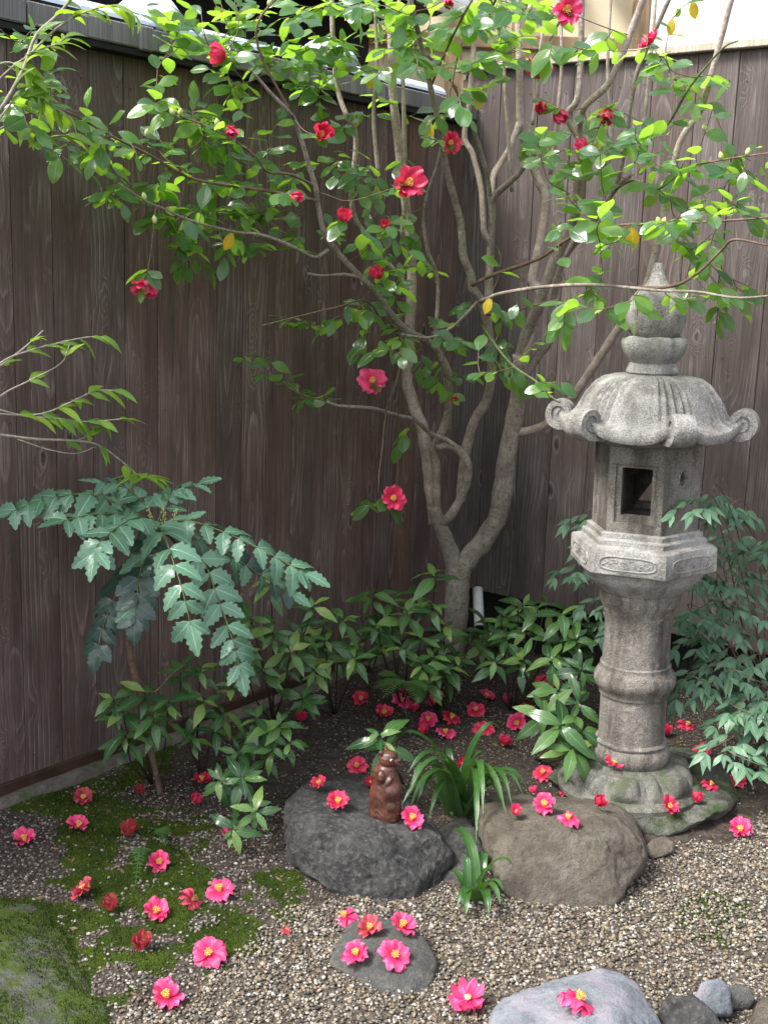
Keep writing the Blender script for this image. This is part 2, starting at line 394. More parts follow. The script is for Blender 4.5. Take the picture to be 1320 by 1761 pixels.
# ---------------------------------------------------------------- ground
FA = V(-1.12254, 3.33040, 0); FB = V(.27279, 5.14679, 0)          # left fence line: point, corner
FD = (FB-FA).normalized(); FN = V(FD.y, -FD.x, 0)                 # along, into the garden
RD = V(FD.y, -FD.x, 0); RN = -FD                                   # right fence: along, into the garden
def fence_gap(p): return (Vector((p[0], p[1], 0))-FA).dot(FN)      # metres in front of the left fence
def fenceY(x, y, gap=.2):                                          # deepest Y on this line of sight that stays before both fences
    d = ray(x, y); A = FA+FN*gap
    t = (A-CAMP).dot(FN)/d.dot(FN) if abs(d.dot(FN)) > 1e-6 else 99
    B = FB+RN*gap; t2 = (B-CAMP).dot(RN)/d.dot(RN)
    ys = [q for q in (t*d.y, t2*d.y) if q > 0]
    return min(ys) if ys else 4.5

def inpoly(px, py, poly):
    px = np.asarray(px); py = np.asarray(py); r = np.zeros(px.shape, bool); n = len(poly)
    for i in range(n):
        x1, y1 = poly[i]; x2, y2 = poly[(i+1) % n]
        c = ((y1 > py) != (y2 > py)) & (px < (x2-x1)*(py-y1)/((y2-y1) or 1e-9)+x1); r ^= c
    return r
def wpoly(pts): return [(atz(x, y).x, atz(x, y).y) for x, y in pts]
GRAVEL = wpoly([(-60,2100),(60,1790),(200,1735),(330,1705),(415,1660),(440,1610),(470,1570),(530,1545),(700,1540),(820,1520),(1100,1460),(1250,1440),(1320,1400),(1500,1380),(1800,1500),(1800,2400),(-60,2400)])
MOSS = [wpoly(p) for p in (
  [(-40,1520),(60,1540),(150,1560),(240,1580),(300,1560),(420,1570),(470,1600),(440,1650),(380,1690),(300,1710),(180,1740),(60,1800),(-60,2000),(-200,1900)],
  [(90,1400),(220,1370),(330,1390),(350,1470),(340,1560),(420,1600),(230,1620),(150,1540),(100,1470)],
  [(20,1360),(160,1330),(250,1330),(230,1370),(120,1400),(0,1400)],
  [(470,1490),(520,1500),(560,1560),(500,1590),(450,1560),(420,1520)],
  [(150,1290),(300,1270),(280,1330),(180,1350)],
  [(1170,1560),(1260,1540),(1300,1580),(1230,1620),(1160,1600)])]
def heights(P):
    P = np.asarray(P, float).reshape(-1, 2)
    h = .008*fbm2(P, 2.6, 31)+.004*vnoise(P, 11, 35)+.0016*vnoise(P, 40, 36)+.0012*vnoise(P, 90, 37)
    return h+.018*np.exp(-(((P[:,0]+.55)/.33)**2+((P[:,1]-2.72)/.28)**2))
def gheight(x, y): return float(heights([(x, y)])[0])
xs = np.concatenate([[-60,-25,-10,-5,-3.2], np.arange(-2.2, 2.6, .0165), [3.2,5,10,25,60]])
ys = np.concatenate([[-40,-15,-6,-2,0,1.2], np.arange(1.7, 5.6, .0165), [6.2,8,12,25,60,120]])
XX, YG = np.meshgrid(xs, ys); ga = np.column_stack([XX.ravel(), YG.ravel()])
zz = np.where((np.abs(ga[:,0]-.2) < 2.5) & (ga[:,1] > 1.6) & (ga[:,1] < 5.7), heights(ga), 0); ga = np.column_stack([ga, zz]); gv = ga.tolist()
nx_ = len(xs)
gf = [(j*nx_+i, j*nx_+i+1, (j+1)*nx_+i+1, (j+1)*nx_+i) for j in range(len(ys)-1) for i in range(nx_-1)]
gme = mesh('ground', gv, gf)
w2 = ga[:,:2]+np.column_stack([fbm2(ga[:,:2], 5, 3), fbm2(ga[:,:2], 5, 13)])*.035
mg = inpoly(w2[:,0], w2[:,1], GRAVEL).astype(np.float32); mm = np.zeros(len(ga), np.float32)
def mossw(P): return np.asarray(P)+np.column_stack([fbm2(P, 7, 23), fbm2(P, 7, 43)])*.055
w4 = mossw(ga[:,:2])
for P in MOSS: mm = np.maximum(mm, inpoly(w4[:,0], w4[:,1], P).astype(np.float32))
mm *= (fbm2(ga[:,:2], 12, 60) > -.6)
ca = gme.color_attributes.new('zone', 'FLOAT_COLOR', 'POINT')
ca.data.foreach_set('color', np.stack([mg, mm, np.zeros_like(mg), np.ones_like(mg)], 1).ravel())
s = SH('garden_soil', .95, .05); c = s.co()
zone = s.n('SeparateXYZ', {0: s.n('VertexColor', layer_name='zone').outputs[0]})
a = s.noise(c, 40, 8, .7); b = s.noise(c, 9, 6, .6); f = s.noise(c, 190, 3, .6)
soil = s.mix(s.ramp(a, [(.35, 0.0), (.65, 1.0)]), (.030,.024,.020), (.075,.062,.052))
soil = s.mix(s.ramp(f, [(.62, 0.0), (.70, .8)]), soil, (.24,.21,.18))
grav = s.mix(s.ramp(a, [(.35, 0.0), (.65, 1.0)]), (.05,.042,.034), (.12,.10,.08))
mossc = s.mix(s.ramp(b, [(.3, 0.0), (.7, 1.0)]), (.018,.034,.007), (.060,.088,.012))
mossc = s.mix(s.ramp(a, [(.4, .6), (.6, 0.0)]), mossc, (.012,.02,.006))
mk = s.ramp(s.math('ADD', zone.outputs[1], s.math('MULTIPLY_ADD', s.noise(c, 16, 6, .7), 1.5, -.75)), [(.42, 0.0), (.62, 1.0)])
col = s.mix(zone.outputs[0], soil, grav); col = s.mix(mk, col, mossc)
s.set('Base Color', col); s.bump(s.math('ADD', s.math('MULTIPLY', a, 1.0), s.math('MULTIPLY', f, .6)), .9, .008)
gme.materials.append(s.m)
gr = obj('ground', gme); gr['kind'] = 'structure'

BVH_V, BVH_F = [], []
def solid(verts, faces):
    k = len(BVH_V); BVH_V.extend(Vector(v) for v in verts); BVH_F.extend(tuple(i+k for i in f) for f in faces)
solid(gv, gf)

# kerb strip under the left fence
def along(u, w, z): return FA + FD*u + FN*w + V(0,0,z)
LEN = (FB-FA).length
kv, kf = [], []
N = 60
for i in range(N+1):
    u = -1.5+(LEN+1.5)*i/N
    for w, z in ((.0,-.05),(.0,.022),(.045,.026),(.062,.018),(.075,-.05)):
        p = along(u, w, z); p += V(0,0, .006*nz(p, 9)) + FN*(.01*nz(p, 7, 3)) if w > 0 else V(0,0,0); kv.append(p)
for i in range(N):
    for k in range(4): kf.append((i*5+k, (i+1)*5+k, (i+1)*5+k+1, i*5+k+1))
k = obj('kerb', mesh('kerb', kv, kf, M['kerb'])); k['kind'] = 'structure'

# ---------------------------------------------------------------- fences
def plank_fence(name, label, O, D, Nn, u0, u1, wid, z0, z1, mat, seed, thick=.016):
    r = random.Random(seed); NAILS = []
    t = thing(name, label, 'fence', tuple(O+D*((u0+u1)/2)+V(0,0,z0)))
    R = Matrix((D, Nn, V(0,0,1))).transposed()                     # local x along, y towards garden
    if R.determinant() < 0: R = Matrix((-D, Nn, V(0,0,1))).transposed()
    cache = {}
    u = u0; first = True
    while u < u1-.02:
        w = wid*r.uniform(.93, 1.07)
        if u+w > u1-.03: w = u1-u
        key = round(w, 3)
        v, f = box((0,0,0), (w-.0022, thick, z1-z0), ch=.0018)
        me = mesh('plank', v, f, mat, smooth=False)
        P = O + D*(u+w/2) + Nn*(thick/2+.001+r.uniform(0,.0028)) + V(0,0,(z0+z1)/2)
        o = obj('plank', me, t, Matrix.Translation(P) @ R.to_4x4())
        for zn in (z0+.06, z0+(z1-z0)*.5, z1-.10):
            for dx_ in (-.3, .3): NAILS.append(box(O+D*(u+w*(.5+dx_))+Nn*(thick+.0045)+V(0,0,zn+r.uniform(-.006,.006)), (.0045,.0022,.0045), R, .0009))
        u += w
    o = obj('nails', mesh('nails', *join(NAILS), M['nail'], smooth=False), t); o['kind'] = 'stuff'
    return t, R
lf, RL = plank_fence('plank_fence', 'tall brown cedar plank fence on the left with grey coping and silver ridge tiles', FA, FD, FN, -1.45, LEN-.003, .128, .055, 2.205, M['wood_l'], 3)
v, f = box(along((LEN-1.45)/2, -.016, 1.13), (LEN+1.45, .03, 2.14), RL); obj('gap_shade_backing', mesh('gap_shade_backing', v, f, M['blackwood_and_shade'], smooth=False), lf)  # black sheet added behind the planks so their gaps look shaded
v, f = box(along((LEN-1.45)/2, .012, .038), (LEN+1.45, .036, .040), RL, .003); obj('base_rail', mesh('base_rail', v, f, M['rail'], smooth=False), lf)
# coping boards with battens, tiles on top
for i in range(5):
    ua = -1.45+i*.78; ub = min(ua+.776, LEN-.02)
    if ua > LEN-.1: break
    v, f = box(along((ua+ub)/2, .028, 2.238), (ub-ua, .105, .062), RL, .004)
    obj('coping_board', mesh('coping_board', v, f, M['greywood'], smooth=False), lf)
for u in (-1.05, -.30, .52, 1.30, 1.98):
    v, f = box(along(u, .030, 2.238), (.055, .113, .070), RL, .005)
    obj('coping_joint_cap', mesh('coping_joint_cap', v, f, M['greywood'], smooth=False), lf)
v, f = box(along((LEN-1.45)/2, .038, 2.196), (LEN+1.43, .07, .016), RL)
obj('coping_shadow_strip', mesh('coping_shadow_strip', v, f, M['blackwood_and_shade'], smooth=False), lf)  # black strip painting the shadow beneath the coping
for i in range(15):
    u = -1.35+i*.255
    if u > LEN-.1: break
    pts = []
    for k in range(13):
        a = PI*k/12; pts.append((-.055+.115*math.cos(a)*.9, .012+.046*math.sin(a)))
    vs, fs = [], []
    for uu in (-.125, .125):
        for w, z in pts: vs.append(along(u+uu, w+.0, 2.272+z))
    n = len(pts)
    for k in range(n-1): fs.append((k, k+1, n+k+1, n+k))
    fs.append(tuple(range(n))); fs.append(tuple(range(n, 2*n))[::-1])
    obj('ridge_tile', mesh('ridge_tile', vs, fs, M['tile'], smooth=False), lf)
for u in (-.9, .02, .62, 1.45):                                    # rounded cross caps that overlap the coping edge
    P = [along(u, w, 2.285+z) for w, z in ((-.17,.03), (-.06,.075), (.02,.06), (.070,.012))]
    v, f = tube(P, .042, .045, 12, 4); obj('cap_tile', mesh('cap_tile', v, f, M['tile']), lf)

rf, RR = plank_fence('plank_fence', 'grey weathered plank fence behind the stone lantern, raised above the soil with a beige cap', FB, RD, RN, .018, 3.4, .165, .25, 2.395, M['wood_r'], 5)
def ralong(u, w, z): return FB + RD*u + RN*w + V(0,0,z)
v, f = box(ralong(1.7, -.016, 1.33), (3.4, .03, 2.12), RR); obj('gap_shade_backing', mesh('gap_shade_backing', v, f, M['blackwood_and_shade'], smooth=False), rf)  # same added black sheet, giving dark gaps to the right fence
v, f = box(ralong(1.7, .012, 2.41), (3.44, .075, .028), RR, .003); obj('cap_board', mesh('cap_board', v, f, M['beigewood'], smooth=False), rf)
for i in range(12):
    v, f = box(ralong(.14+i*.285, -.09, .11), (.281, .02, .30), RR, .002); obj('lower_board', mesh('lower_board', v, f, M['blackwood_and_shade'], smooth=False), rf)
v, f = box(ralong(.012, .004, 1.22), (.022, .03, 2.3), RR, .002); obj('corner_post', mesh('corner_post', v, f, M['wood_l'], smooth=False), lf)

# ---------------------------------------------------------------- houses beyond the fences
hA = thing('neighbour_house', 'neighbouring house with wall coloured as shaded under its eave and pale gutter behind the left fence', 'house', tuple(along(.6, -.9, 0)))
v, f = box(along(.4, -1.15, 1.6), (5.2, .12, 3.2), RL); obj('wall', mesh('wall', v, f, plain('eave_shaded_wall', (.028,.026,.03), .8), smooth=False), hA)  # dark wood colour with the eave shade painted in
v, f = box(along(.4, -.85, 2.86), (5.4, .9, .06), RL); obj('eave', mesh('eave', v, f, plain('eave_boards', (.06,.045,.035), .8), smooth=False), hA)
v, f = tube([along(-2.2, -.43, 2.80), along(3.0, -.43, 2.80)], .05, .05, 12, 2); obj('gutter', mesh('gutter', v, f, M['white']), hA)
for i in range(9):
    v, f = box(along(-1.9+i*.55, -.75, 2.78), (.06, .7, .08), RL, .004); obj('rafter', mesh('rafter', v, f, plain('rafter_wood', (.05,.035,.028), .8), smooth=False), hA)
hB = thing('plaster_house', 'cream plaster house with tan timber posts beyond the corner of the fences', 'house', (.6, 6.6, 0))
v, f = box((.42, 6.7, 1.9), (1.75, .2, 3.8)); obj('wall', mesh('wall', v, f, M['plaster'], smooth=False), hB)
for x in (-.35, .28, .62, 1.24):
    v, f = box((x, 6.58, 1.9), (.085, .05, 3.8), ch=.004); obj('timber_post', mesh('timber_post', v, f, M['post'], smooth=False), hB)
v, f = box((.42, 6.57, 2.78), (1.7, .04, .07), ch=.004); obj('timber_beam', mesh('timber_beam', v, f, M['post'], smooth=False), hB)
for k in range(8):
    P = [V(-.4+.24*k, 6.15, 3.02), V(-.4+.24*k, 6.75, 3.24)]; v, f = tube(P, .055, .055, 10, 2)
    obj('roof_tile', mesh('roof_tile', v, f, M['tile']), hB)
hC = thing('white_house', 'plain white house wall behind the grey fence at the right', 'house', (2.2, 7.4, 0))
v, f = box((2.6, 7.6, 2.1), (2.7, .2, 4.2)); obj('wall', mesh('wall', v, f, M['white'], smooth=False), hC)
v, f = box((2.6, 7.65, 4.26), (2.8, .5, .1)); obj('roof', mesh('roof', v, f, M['tile'], smooth=False), hC)

# drain pipe by the trunk
P0, P1 = atz(823, 1075, .03), at(822, 1048, 4.85)
d = V(.03, -.55, -.6).normalized(); c0 = at(824, 1078, 4.55)
t = tag(obj('drain_pipe', None or mesh('drain_pipe', *tube([c0-d*.17, c0-d*.08, c0], .021, .021, 16, 2)[:2], M['pipe'])), 'short pale grey drain pipe poking out of the soil right of the camellia trunk', 'pipe')
hv, hf = lathe([(.0165, 0), (.0165, .004)], 16); Rq = d.to_track_quat('Z', 'Y').to_matrix()
obj('pipe_shade_disc', mesh('pipe_shade_disc', [Rq @ v + c0 for v in hv], hf, M['hole']), t)  # black disc on the closed end paints the shade inside the pipe

# ---------------------------------------------------------------- stones
def rvn(q): return V(nz(q, 14), nz(q, 14, 3), nz(q, 14, 6))
def hull_rock(name, pts, mat, label, voxel=.012, smooth=5, amp=.008, seed=0, cat='rock', group=None, sc=1.0, ridge=.0, chips=0, crack=0.0, cut=.93):
    bm = bmesh.new()
    for p in pts: bm.verts.new(p)
    r = bmesh.ops.convex_hull(bm, input=list(bm.verts))
    bmesh.ops.delete(bm, geom=[g for g in bm.verts if not g.link_faces], context='VERTS')
    rc = random.Random(seed+100); cen = sum((v.co for v in bm.verts), V(0,0,0))/len(bm.verts)
    for _ in range(chips):
        dn = V(rc.gauss(0,1), rc.gauss(0,1)-.3, abs(rc.gauss(0,.8))).normalized()
        sup = max((v.co-cen).dot(dn) for v in bm.verts)
        g = list(bm.verts)+list(bm.edges)+list(bm.faces)
        q = bmesh.ops.bisect_plane(bm, geom=g, plane_co=cen+dn*(sup*rc.uniform(cut, .98)), plane_no=dn, clear_outer=True)
        ed = [e for e in q['geom_cut'] if isinstance(e, bmesh.types.BMEdge)]
        if ed: bmesh.ops.edgeloop_fill(bm, edges=ed)
    bmesh.ops.triangulate(bm, faces=list(bm.faces))
    me = bpy.data.meshes.new(name); bm.to_mesh(me); bm.free()
    me = modmesh(me, [('REMESH', dict(mode='VOXEL', voxel_size=voxel)), ('SMOOTH', dict(factor=.5, iterations=smooth))])
    n = len(me.vertices); P = np.empty(n*3, np.float32); me.vertices.foreach_get('co', P); P = P.reshape(-1, 3).astype(float)
    Nn = np.empty(n*3, np.float32); me.vertex_normals.foreach_get('vector', Nn); Nn = Nn.reshape(-1, 3)
    Q = P+np.stack([vn3(P, 6, seed+k) for k in (0, 5, 9)], 1)*.05
    h = vn3(Q, 7*sc, seed)*1.3+vn3(Q, 18*sc, seed+2)*.6+vn3(Q, 48*sc, seed+4)*.38+vn3(Q, 110*sc, seed+6)*.26
    if ridge:
        h -= ridge*np.maximum(0, .14-np.abs(vn3(Q, 4.5*sc, seed+7)))*7
        h += ridge*np.floor(vn3(Q, 9, seed+3)*4)/4*.8
    if crack:
        r_ = np.random.RandomState(seed); lo, hi = P.min(0), P.max(0); K = max(6, int(9*np.prod((hi-lo)[:2])/.12)+5); C = r_.uniform(lo, hi, (K, 3)); hv = r_.uniform(-1, 1, K)
        W_ = P+np.stack([vn3(P, 15, seed+20+k) for k in range(3)], 1)*.018
        D = np.sqrt(((W_[:,None]-C[None])**2*np.array([1, 1, .5])).sum(2)); idx = np.argsort(D, 1)[:,:2]
        d1 = np.take_along_axis(D, idx, 1); e_ = d1[:,1]-d1[:,0]
        h -= crack*np.clip(1-e_/.009, 0, 1)*.8; h += crack*.55*hv[idx[:,0]]*np.clip(e_/.01, 0, 1)
    P = P+Nn*(h*amp)[:,None]; me.vertices.foreach_set('co', P.astype(np.float32).ravel()); me.update()
    me.polygons.foreach_set('use_smooth', [True]*len(me.polygons)); me.materials.append(mat)
    solid([v.co.copy() for v in me.vertices], [tuple(f.vertices) for f in me.polygons])
    return tag(obj(name, me), label, cat, group)
def PZ(l): return [atz(x, y, z) for x, y, z in l]

hull_rock('dark_rock', PZ([(482,1385,.14),(508,1358,.145),(560,1356,.14),(625,1362,.14),(690,1395,.135),(735,1425,.13),(505,1405,.145),(560,1425,.15),
   (520,1500,.05),(500,1475,.07),(478,1420,.09),(640,1455,.135),(760,1440,.105),(790,1480,.06),(788,1505,.03),(765,1535,0),(720,1555,-.02),(650,1568,-.03),(600,1560,-.03),(535,1518,-.02),(560,1520,.03),(500,1490,-.02),(740,1400,-.02),(520,1330,-.02),(620,1330,-.02)]),
   M['rock_dark'], 'dark grey angular rock carrying the brown figurine and camellia blossoms', .006, 1, .0080, 3, ridge=.22, chips=15, crack=.8, cut=.86)
hull_rock('brown_rock', PZ([(825,1412,.13),(865,1392,.145),(935,1385,.15),(1010,1390,.15),(1060,1408,.145),(1085,1430,.13),(1105,1455,.10),(1118,1480,.06),(820,1440,.11),(830,1470,.08),
   (850,1520,.04),(880,1552,0),(930,1575,-.02),(985,1585,-.03),(1030,1578,-.02),(1060,1555,0),(1110,1500,-.01),(950,1420,.165),(1030,1440,.15),(880,1430,.155),(820,1370,-.02),(1080,1370,-.02)]),
   M['rock_brown'], 'large rounded brown rock right of the dark one, topped with fallen camellias', .007, 4, .0075, 14, ridge=.15, chips=7, crack=.7, cut=.93)
hull_rock('flat_stepping_stone', PZ([(566,1655,.008),(585,1622,.03),(610,1590,.035),(650,1580,.035),(700,1585,.035),(728,1610,.03),(750,1650,.02),(745,1685,.01),(722,1715,0),(670,1722,.0),(640,1705,.004),(600,1690,0),
   (650,1640,.045),(700,1650,.042),(566,1665,-.03),(722,1730,-.03),(755,1680,-.03),(600,1580,-.03)]),
   M['rock_flat'], 'low flat slate grey stone in the gravel with four pink camellias on it', .006, 3, .0035, 21, ridge=.4, crack=.8)
hull_rock('pale_blue_rock', PZ([(830,1775,.07),(850,1740,.10),(880,1705,.12),(930,1694,.135),(960,1692,.14),(1000,1665,.155),(1040,1660,.16),(1090,1680,.15),(1120,1720,.13),(1145,1760,.11),(1160,1800,.07),
   (980,1760,.16),(1060,1740,.17),(900,1850,.10),(1000,1960,.05),(1100,1960,.05),(830,1900,-.03),(1150,1950,-.03),(900,2000,-.03),(820,1800,-.03),(1165,1830,-.03)]),
   M['rock_blue'], 'smooth pale blue grey rock at the front edge with one camellia on top', .007, 5, .006, 31, chips=8, crack=.5, ridge=.1, cut=.94)
hull_rock('small_dark_stone', PZ([(1130,1745,.06),(1150,1708,.09),(1185,1712,.09),(1215,1735,.08),(1240,1770,.05),(1160,1790,.05),(1210,1800,.03),(1130,1800,-.02),(1245,1800,-.02),(1140,1730,-.02)]),
   M['rock_dark'], 'small dark jagged stone beside the pale blue rock', .005, 1, .006, 41, ridge=.6, chips=8, crack=1, group='small stones in the gravel at the right')
hull_rock('small_blue_stone', PZ([(1190,1720,.06),(1205,1690,.09),(1235,1684,.09),(1252,1700,.07),(1256,1745,.02),(1200,1745,.04),(1192,1735,-.02),(1258,1750,-.02),(1240,1700,-.02)]),
   M['rock_blue'], 'small upright blue grey stone behind the dark jagged one', .005, 1, .005, 45, chips=6, group='small stones in the gravel at the right')
hull_rock('small_grey_stone', PZ([(1250,1700,.04),(1270,1688,.045),(1292,1700,.04),(1300,1720,.02),(1285,1738,.0),(1258,1735,.01),(1250,1740,-.02),(1300,1730,-.02),(1270,1700,-.02)]),
   M['rock_flat'], 'fist sized grey stone right of the small blue one', .005, 2, .004, 48, group='small stones in the gravel at the right')
hull_rock('corner_stone', PZ([(1285,1765,.06),(1300,1735,.08),(1330,1715,.09),(1400,1720,.09),(1410,1800,.08),(1290,1800,.06),(1280,1800,-.02),(1420,1820,-.02),(1420,1700,-.02),(1310,1720,-.02)]),
   M['rock_brown'], 'brown grey stone cut off by the bottom right corner', .008, 5, .005, 52)
hull_rock('small_round_stone', PZ([(1105,1462,.02),(1120,1442,.03),(1145,1438,.032),(1160,1450,.02),(1155,1465,.01),(1125,1478,0),(1108,1475,-.01),(1160,1470,-.01),(1125,1440,-.01)]),
   M['rock_brown'], 'small round olive stone between the brown rock and lantern slab', .005, 5, .003, 57)
hull_rock('wedge_stone', PZ([(735,1440,.02),(770,1420,.06),(815,1425,.06),(835,1470,.03),(820,1530,0),(760,1540,-.01),(740,1500,-.02),(800,1400,-.02)]),
   M['rock_dark'], 'dark stone wedged low between the two large rocks', .007, 4, .004, 61)
hull_rock('lantern_slab', PZ([(935,1335,.03),(990,1300,.05),(1060,1290,.05),(1150,1290,.055),(1230,1320,.055),(1262,1350,.04),(1275,1375,.02),(1240,1395,.055),(1215,1410,.045),(1180,1428,.01),(1140,1438,0),(1080,1420,.01),(1030,1390,.05),(980,1365,.04),
   (1185,1432,-.03),(1280,1380,-.03),(940,1345,-.03),(1040,1420,-.03),(1000,1270,-.03),(1240,1290,-.03)]),
   M['rock_slab'], 'rough mossy slab under the stone lantern', .008, 2, .007, 66, ridge=.5, crack=.8)
hull_rock('mossy_boulder', PZ([(-60,1560,.02),(20,1545,.012),(70,1565,.012),(115,1625,.015),(150,1700,.012),(190,1740,.01),(200,1790,0),(0,1600,.048),(60,1660,.052),(60,1740,.056),(-80,1700,.10),(-60,2000,.08),(180,1900,.0),(200,1800,-.05),(-120,1560,-.05),(60,1530,-.05),(190,2050,-.05)]),
   M['boulder'], 'mossy grey boulder in the bottom left corner', .009, 14, .008, 71, ridge=.2)

# ---------------------------------------------------------------- stone lantern
LX, LY = .794, 3.50
LAN = thing('stone_lantern', 'tall grey granite lantern with curled hexagonal roof standing on a mossy slab', 'stone lantern', (LX, LY, .03))
TILT = Matrix.Translation(V(LX, LY, .1)) @ Matrix.Rotation(-.020, 4, V(math.cos(math.radians(-13)), math.sin(math.radians(-13)), 0).cross(V(0,0,-1)) if False else V(.22,.97,0)) @ Matrix.Translation(V(-LX, -LY, -.1))
A0 = math.radians(-24)
def LP(v): return TILT @ (Vector(v)+V(LX, LY, 0))
def lpart(name, vf, mat, bev=0, parent=LAN, label=None, sol=False, smooth=True, rough=.0012):
    vs = [LP(v) for v in vf[0]]
    vs = [p+V(nz(p, 30), nz(p, 30, 4), nz(p, 30, 8))*rough + V(nz(p, 9), nz(p, 9, 4), nz(p, 9, 8))*rough*1.6 for p in vs]
    o = obj(name, mesh(name, vs, vf[1], mat, smooth=smooth), parent)
    if smooth:
        try: o.data.set_sharp_from_angle(angle=math.radians(38))
        except Exception: pass
    if sol: solid(vs, vf[1])
    if label: o['label'] = label
    return o
def hexr(a, R):                                                    # radius of a hexagon with corners at A0+60k
    q = (a-A0) % (PI/3) - PI/6
    return R*math.cos(PI/6)/math.cos(q)
def hexprism(levels, seg=60, cap=True):
    vs, fs = [], []
    for R, z in levels:
        for k in range(seg):
            a = A0+2*PI*k/seg; r = hexr(a, R); vs.append(V(r*math.cos(a), r*math.sin(a), z))
    for i in range(len(levels)-1):
        for k in range(seg):
            k2 = (k+1) % seg; fs.append((i*seg+k, i*seg+k2, (i+1)*seg+k2, (i+1)*seg+k))
    if cap: fs.append(tuple(range(seg))[::-1]); fs.append(tuple((len(levels)-1)*seg+k for k in range(seg)))
    return vs, fs
def arc(r0, z0, r1, z1, bulge, n=7):                               # bulging moulding profile
    out = []
    for i in range(n+1):
        t = i/n; out.append((r0+(r1-r0)*t+bulge*math.sin(PI*t), z0+(z1-z0)*t))
    return out
# lotus base
def petals(p, a, i):
    return p
prof = [(.205,.030),(.218,.036),(.220,.052),(.212,.062),(.200,.066)]
n = 14
for i in range(n+1):
    t = i/n; prof.append((.196-.062*t, .068+.055*math.sin(t*PI/2)))
prof += [(.128,.128),(.124,.134),(.10,.134)]
def lotus(p, a, i):
    if 5 <= i <= 5+n:
        t = (i-5)/n; w = math.sin(PI*min(1, t*1.05))**.8
        q = (a*12/(2*PI)) % 1.0 - .5
        if int(a*12/(2*PI)) % 2 == 0: bul = .026*math.sqrt(max(0, 1-(q/.46)**2))
        else: bul = .014*max(0, math.cos(q*PI*2.2)) - .006*max(0, 1-abs(abs(q)-.3)/.08)
        r = math.hypot(p.x, p.y); k = 1+bul*w/r
        return V(p.x*k, p.y*k, p.z+bul*w*.35)
    return p
lpart('lotus_base', lathe(prof, 168, lotus), M['granite_base'], sol=True, label='lotus base carved with rounded petals and moss')
# shaft
sh = [(.095,.130),(.112,.132)] + arc(.114,.135,.113,.185,.008) + [(.108,.189),(.111,.193),(.111,.199),(.1015,.206),(.1005,.30),(.1005,.345),(.106,.349),(.107,.358)] \
   + arc(.110,.364,.109,.432,.015,9) + [(.107,.436),(.1075,.446),(.1015,.450),(.100,.53),(.1005,.600),(.105,.606),(.106,.618),(.112,.630),(.122,.650),(.124,.676),(.118,.681)]
lpart('shaft', lathe(sh, 72), M['granite_warm_shaded'], sol=True, label='round banded granite shaft')
# platform: round bowl below, hexagonal slab above
bowl = [(.10,.679),(.124,.680),(.132,.690),(.150,.704),(.172,.727),(.184,.752),(.17,.757)]
def tohex(p, a, i):
    t = max(0, (i-3)/3); r = math.hypot(p.x, p.y); R = r*(1-t)+hexr(a, r*1.08)*t
    return V(p.x/r*R, p.y/r*R, p.z)
pb = lpart('platform', join([lathe(bowl, 72, tohex), hexprism([(.20,.7545),(.2165,.756),(.220,.760),(.219,.826),(.216,.831),(.188,.838),(.188,.852),(.184,.855),(.174,.858),(.174,.871),(.168,.874)])]), M['granite'], label='hexagonal platform with carved panels', smooth=True)
# carved panel frames on the six faces: raised oblong rings with relief scrolls
for k in range(6):
    an = A0+PI/6+k*PI/3; nrm = V(math.cos(an), math.sin(an), 0); tx = V(-nrm.y, nrm.x, 0)
    c0 = nrm*(.2195*math.cos(PI/6)+.0005)+V(0,0,.793)
    parts = []
    pts = []
    for q in range(28):
        a = 2*PI*q/28; ca, sa = math.cos(a), math.sin(a)
        pts.append(c0+tx*(math.copysign(abs(ca)**.45, ca)*.082)+V(0,0,math.copysign(abs(sa)**.7, sa)*.020))
    pts.append(pts[0]); parts.append(tube(pts, .0028, .0028, 6, 1))
    r2 = random.Random(k)
    for q in range(16):
        u = -.070+q*.0093; cc = c0+tx*u+V(0,0,r2.uniform(-.009,.009))
        arcp = [cc+tx*(.006*math.cos(b))+V(0,0,.006*math.sin(b)) for b in [r2.uniform(0,6)+w*.9 for w in range(5)]]
        parts.append(tube(arcp, .0022, .0014, 5, 2))
    lpart('panel_carving', join(parts), M['granite'], parent=pb)
# fire box with openings cut through
fb = hexprism([(.158,.874),(.158,1.128)], 6); fbm = mesh('fire_box', [LP(v) for v in fb[0]], fb[1], M['granite_warm_shaded'], smooth=False)
def cutter(parts):
    vs, fs = join(parts); me = mesh('c', [LP(v) for v in vs], fs, smooth=False); return me
def facebox(k, w, h, zc, depth, inset=0, xo=0):
    an = A0+PI/6+k*PI/3; nrm = V(math.cos(an), math.sin(an), 0); tx = V(-nrm.y, nrm.x, 0)
    ap = .158*math.cos(PI/6); R = Matrix((tx, nrm, V(0,0,1))).transposed()
    if R.determinant() < 0: R = Matrix((-tx, nrm, V(0,0,1))).transposed()
    return box(nrm*(ap-depth/2+.01-inset)+tx*xo+V(0,0,zc), (w, depth+.02, h), R)
inner = hexprism([(.118,.905),(.118,1.085)], 6)
def facecyl(k, rx, rz, zc, d0):
    an = A0+PI/6+k*PI/3; nrm = V(math.cos(an), math.sin(an), 0); tx = V(-nrm.y, nrm.x, 0); ap = .158*math.cos(PI/6)
    vs = []; 
    for dd in (ap-.06, ap+.02):
        for q in range(20):
            a = 2*PI*q/20; vs.append(nrm*dd+tx*(rx*math.cos(a))+V(0,0,zc+rz*math.sin(a)))
    fs = [(q, (q+1) % 20, 20+(q+1) % 20, 20+q) for q in range(20)]+[tuple(range(20))[::-1], tuple(range(20, 40))]
    return vs, fs
kw = 4                                                            # face index whose normal points at -114 deg
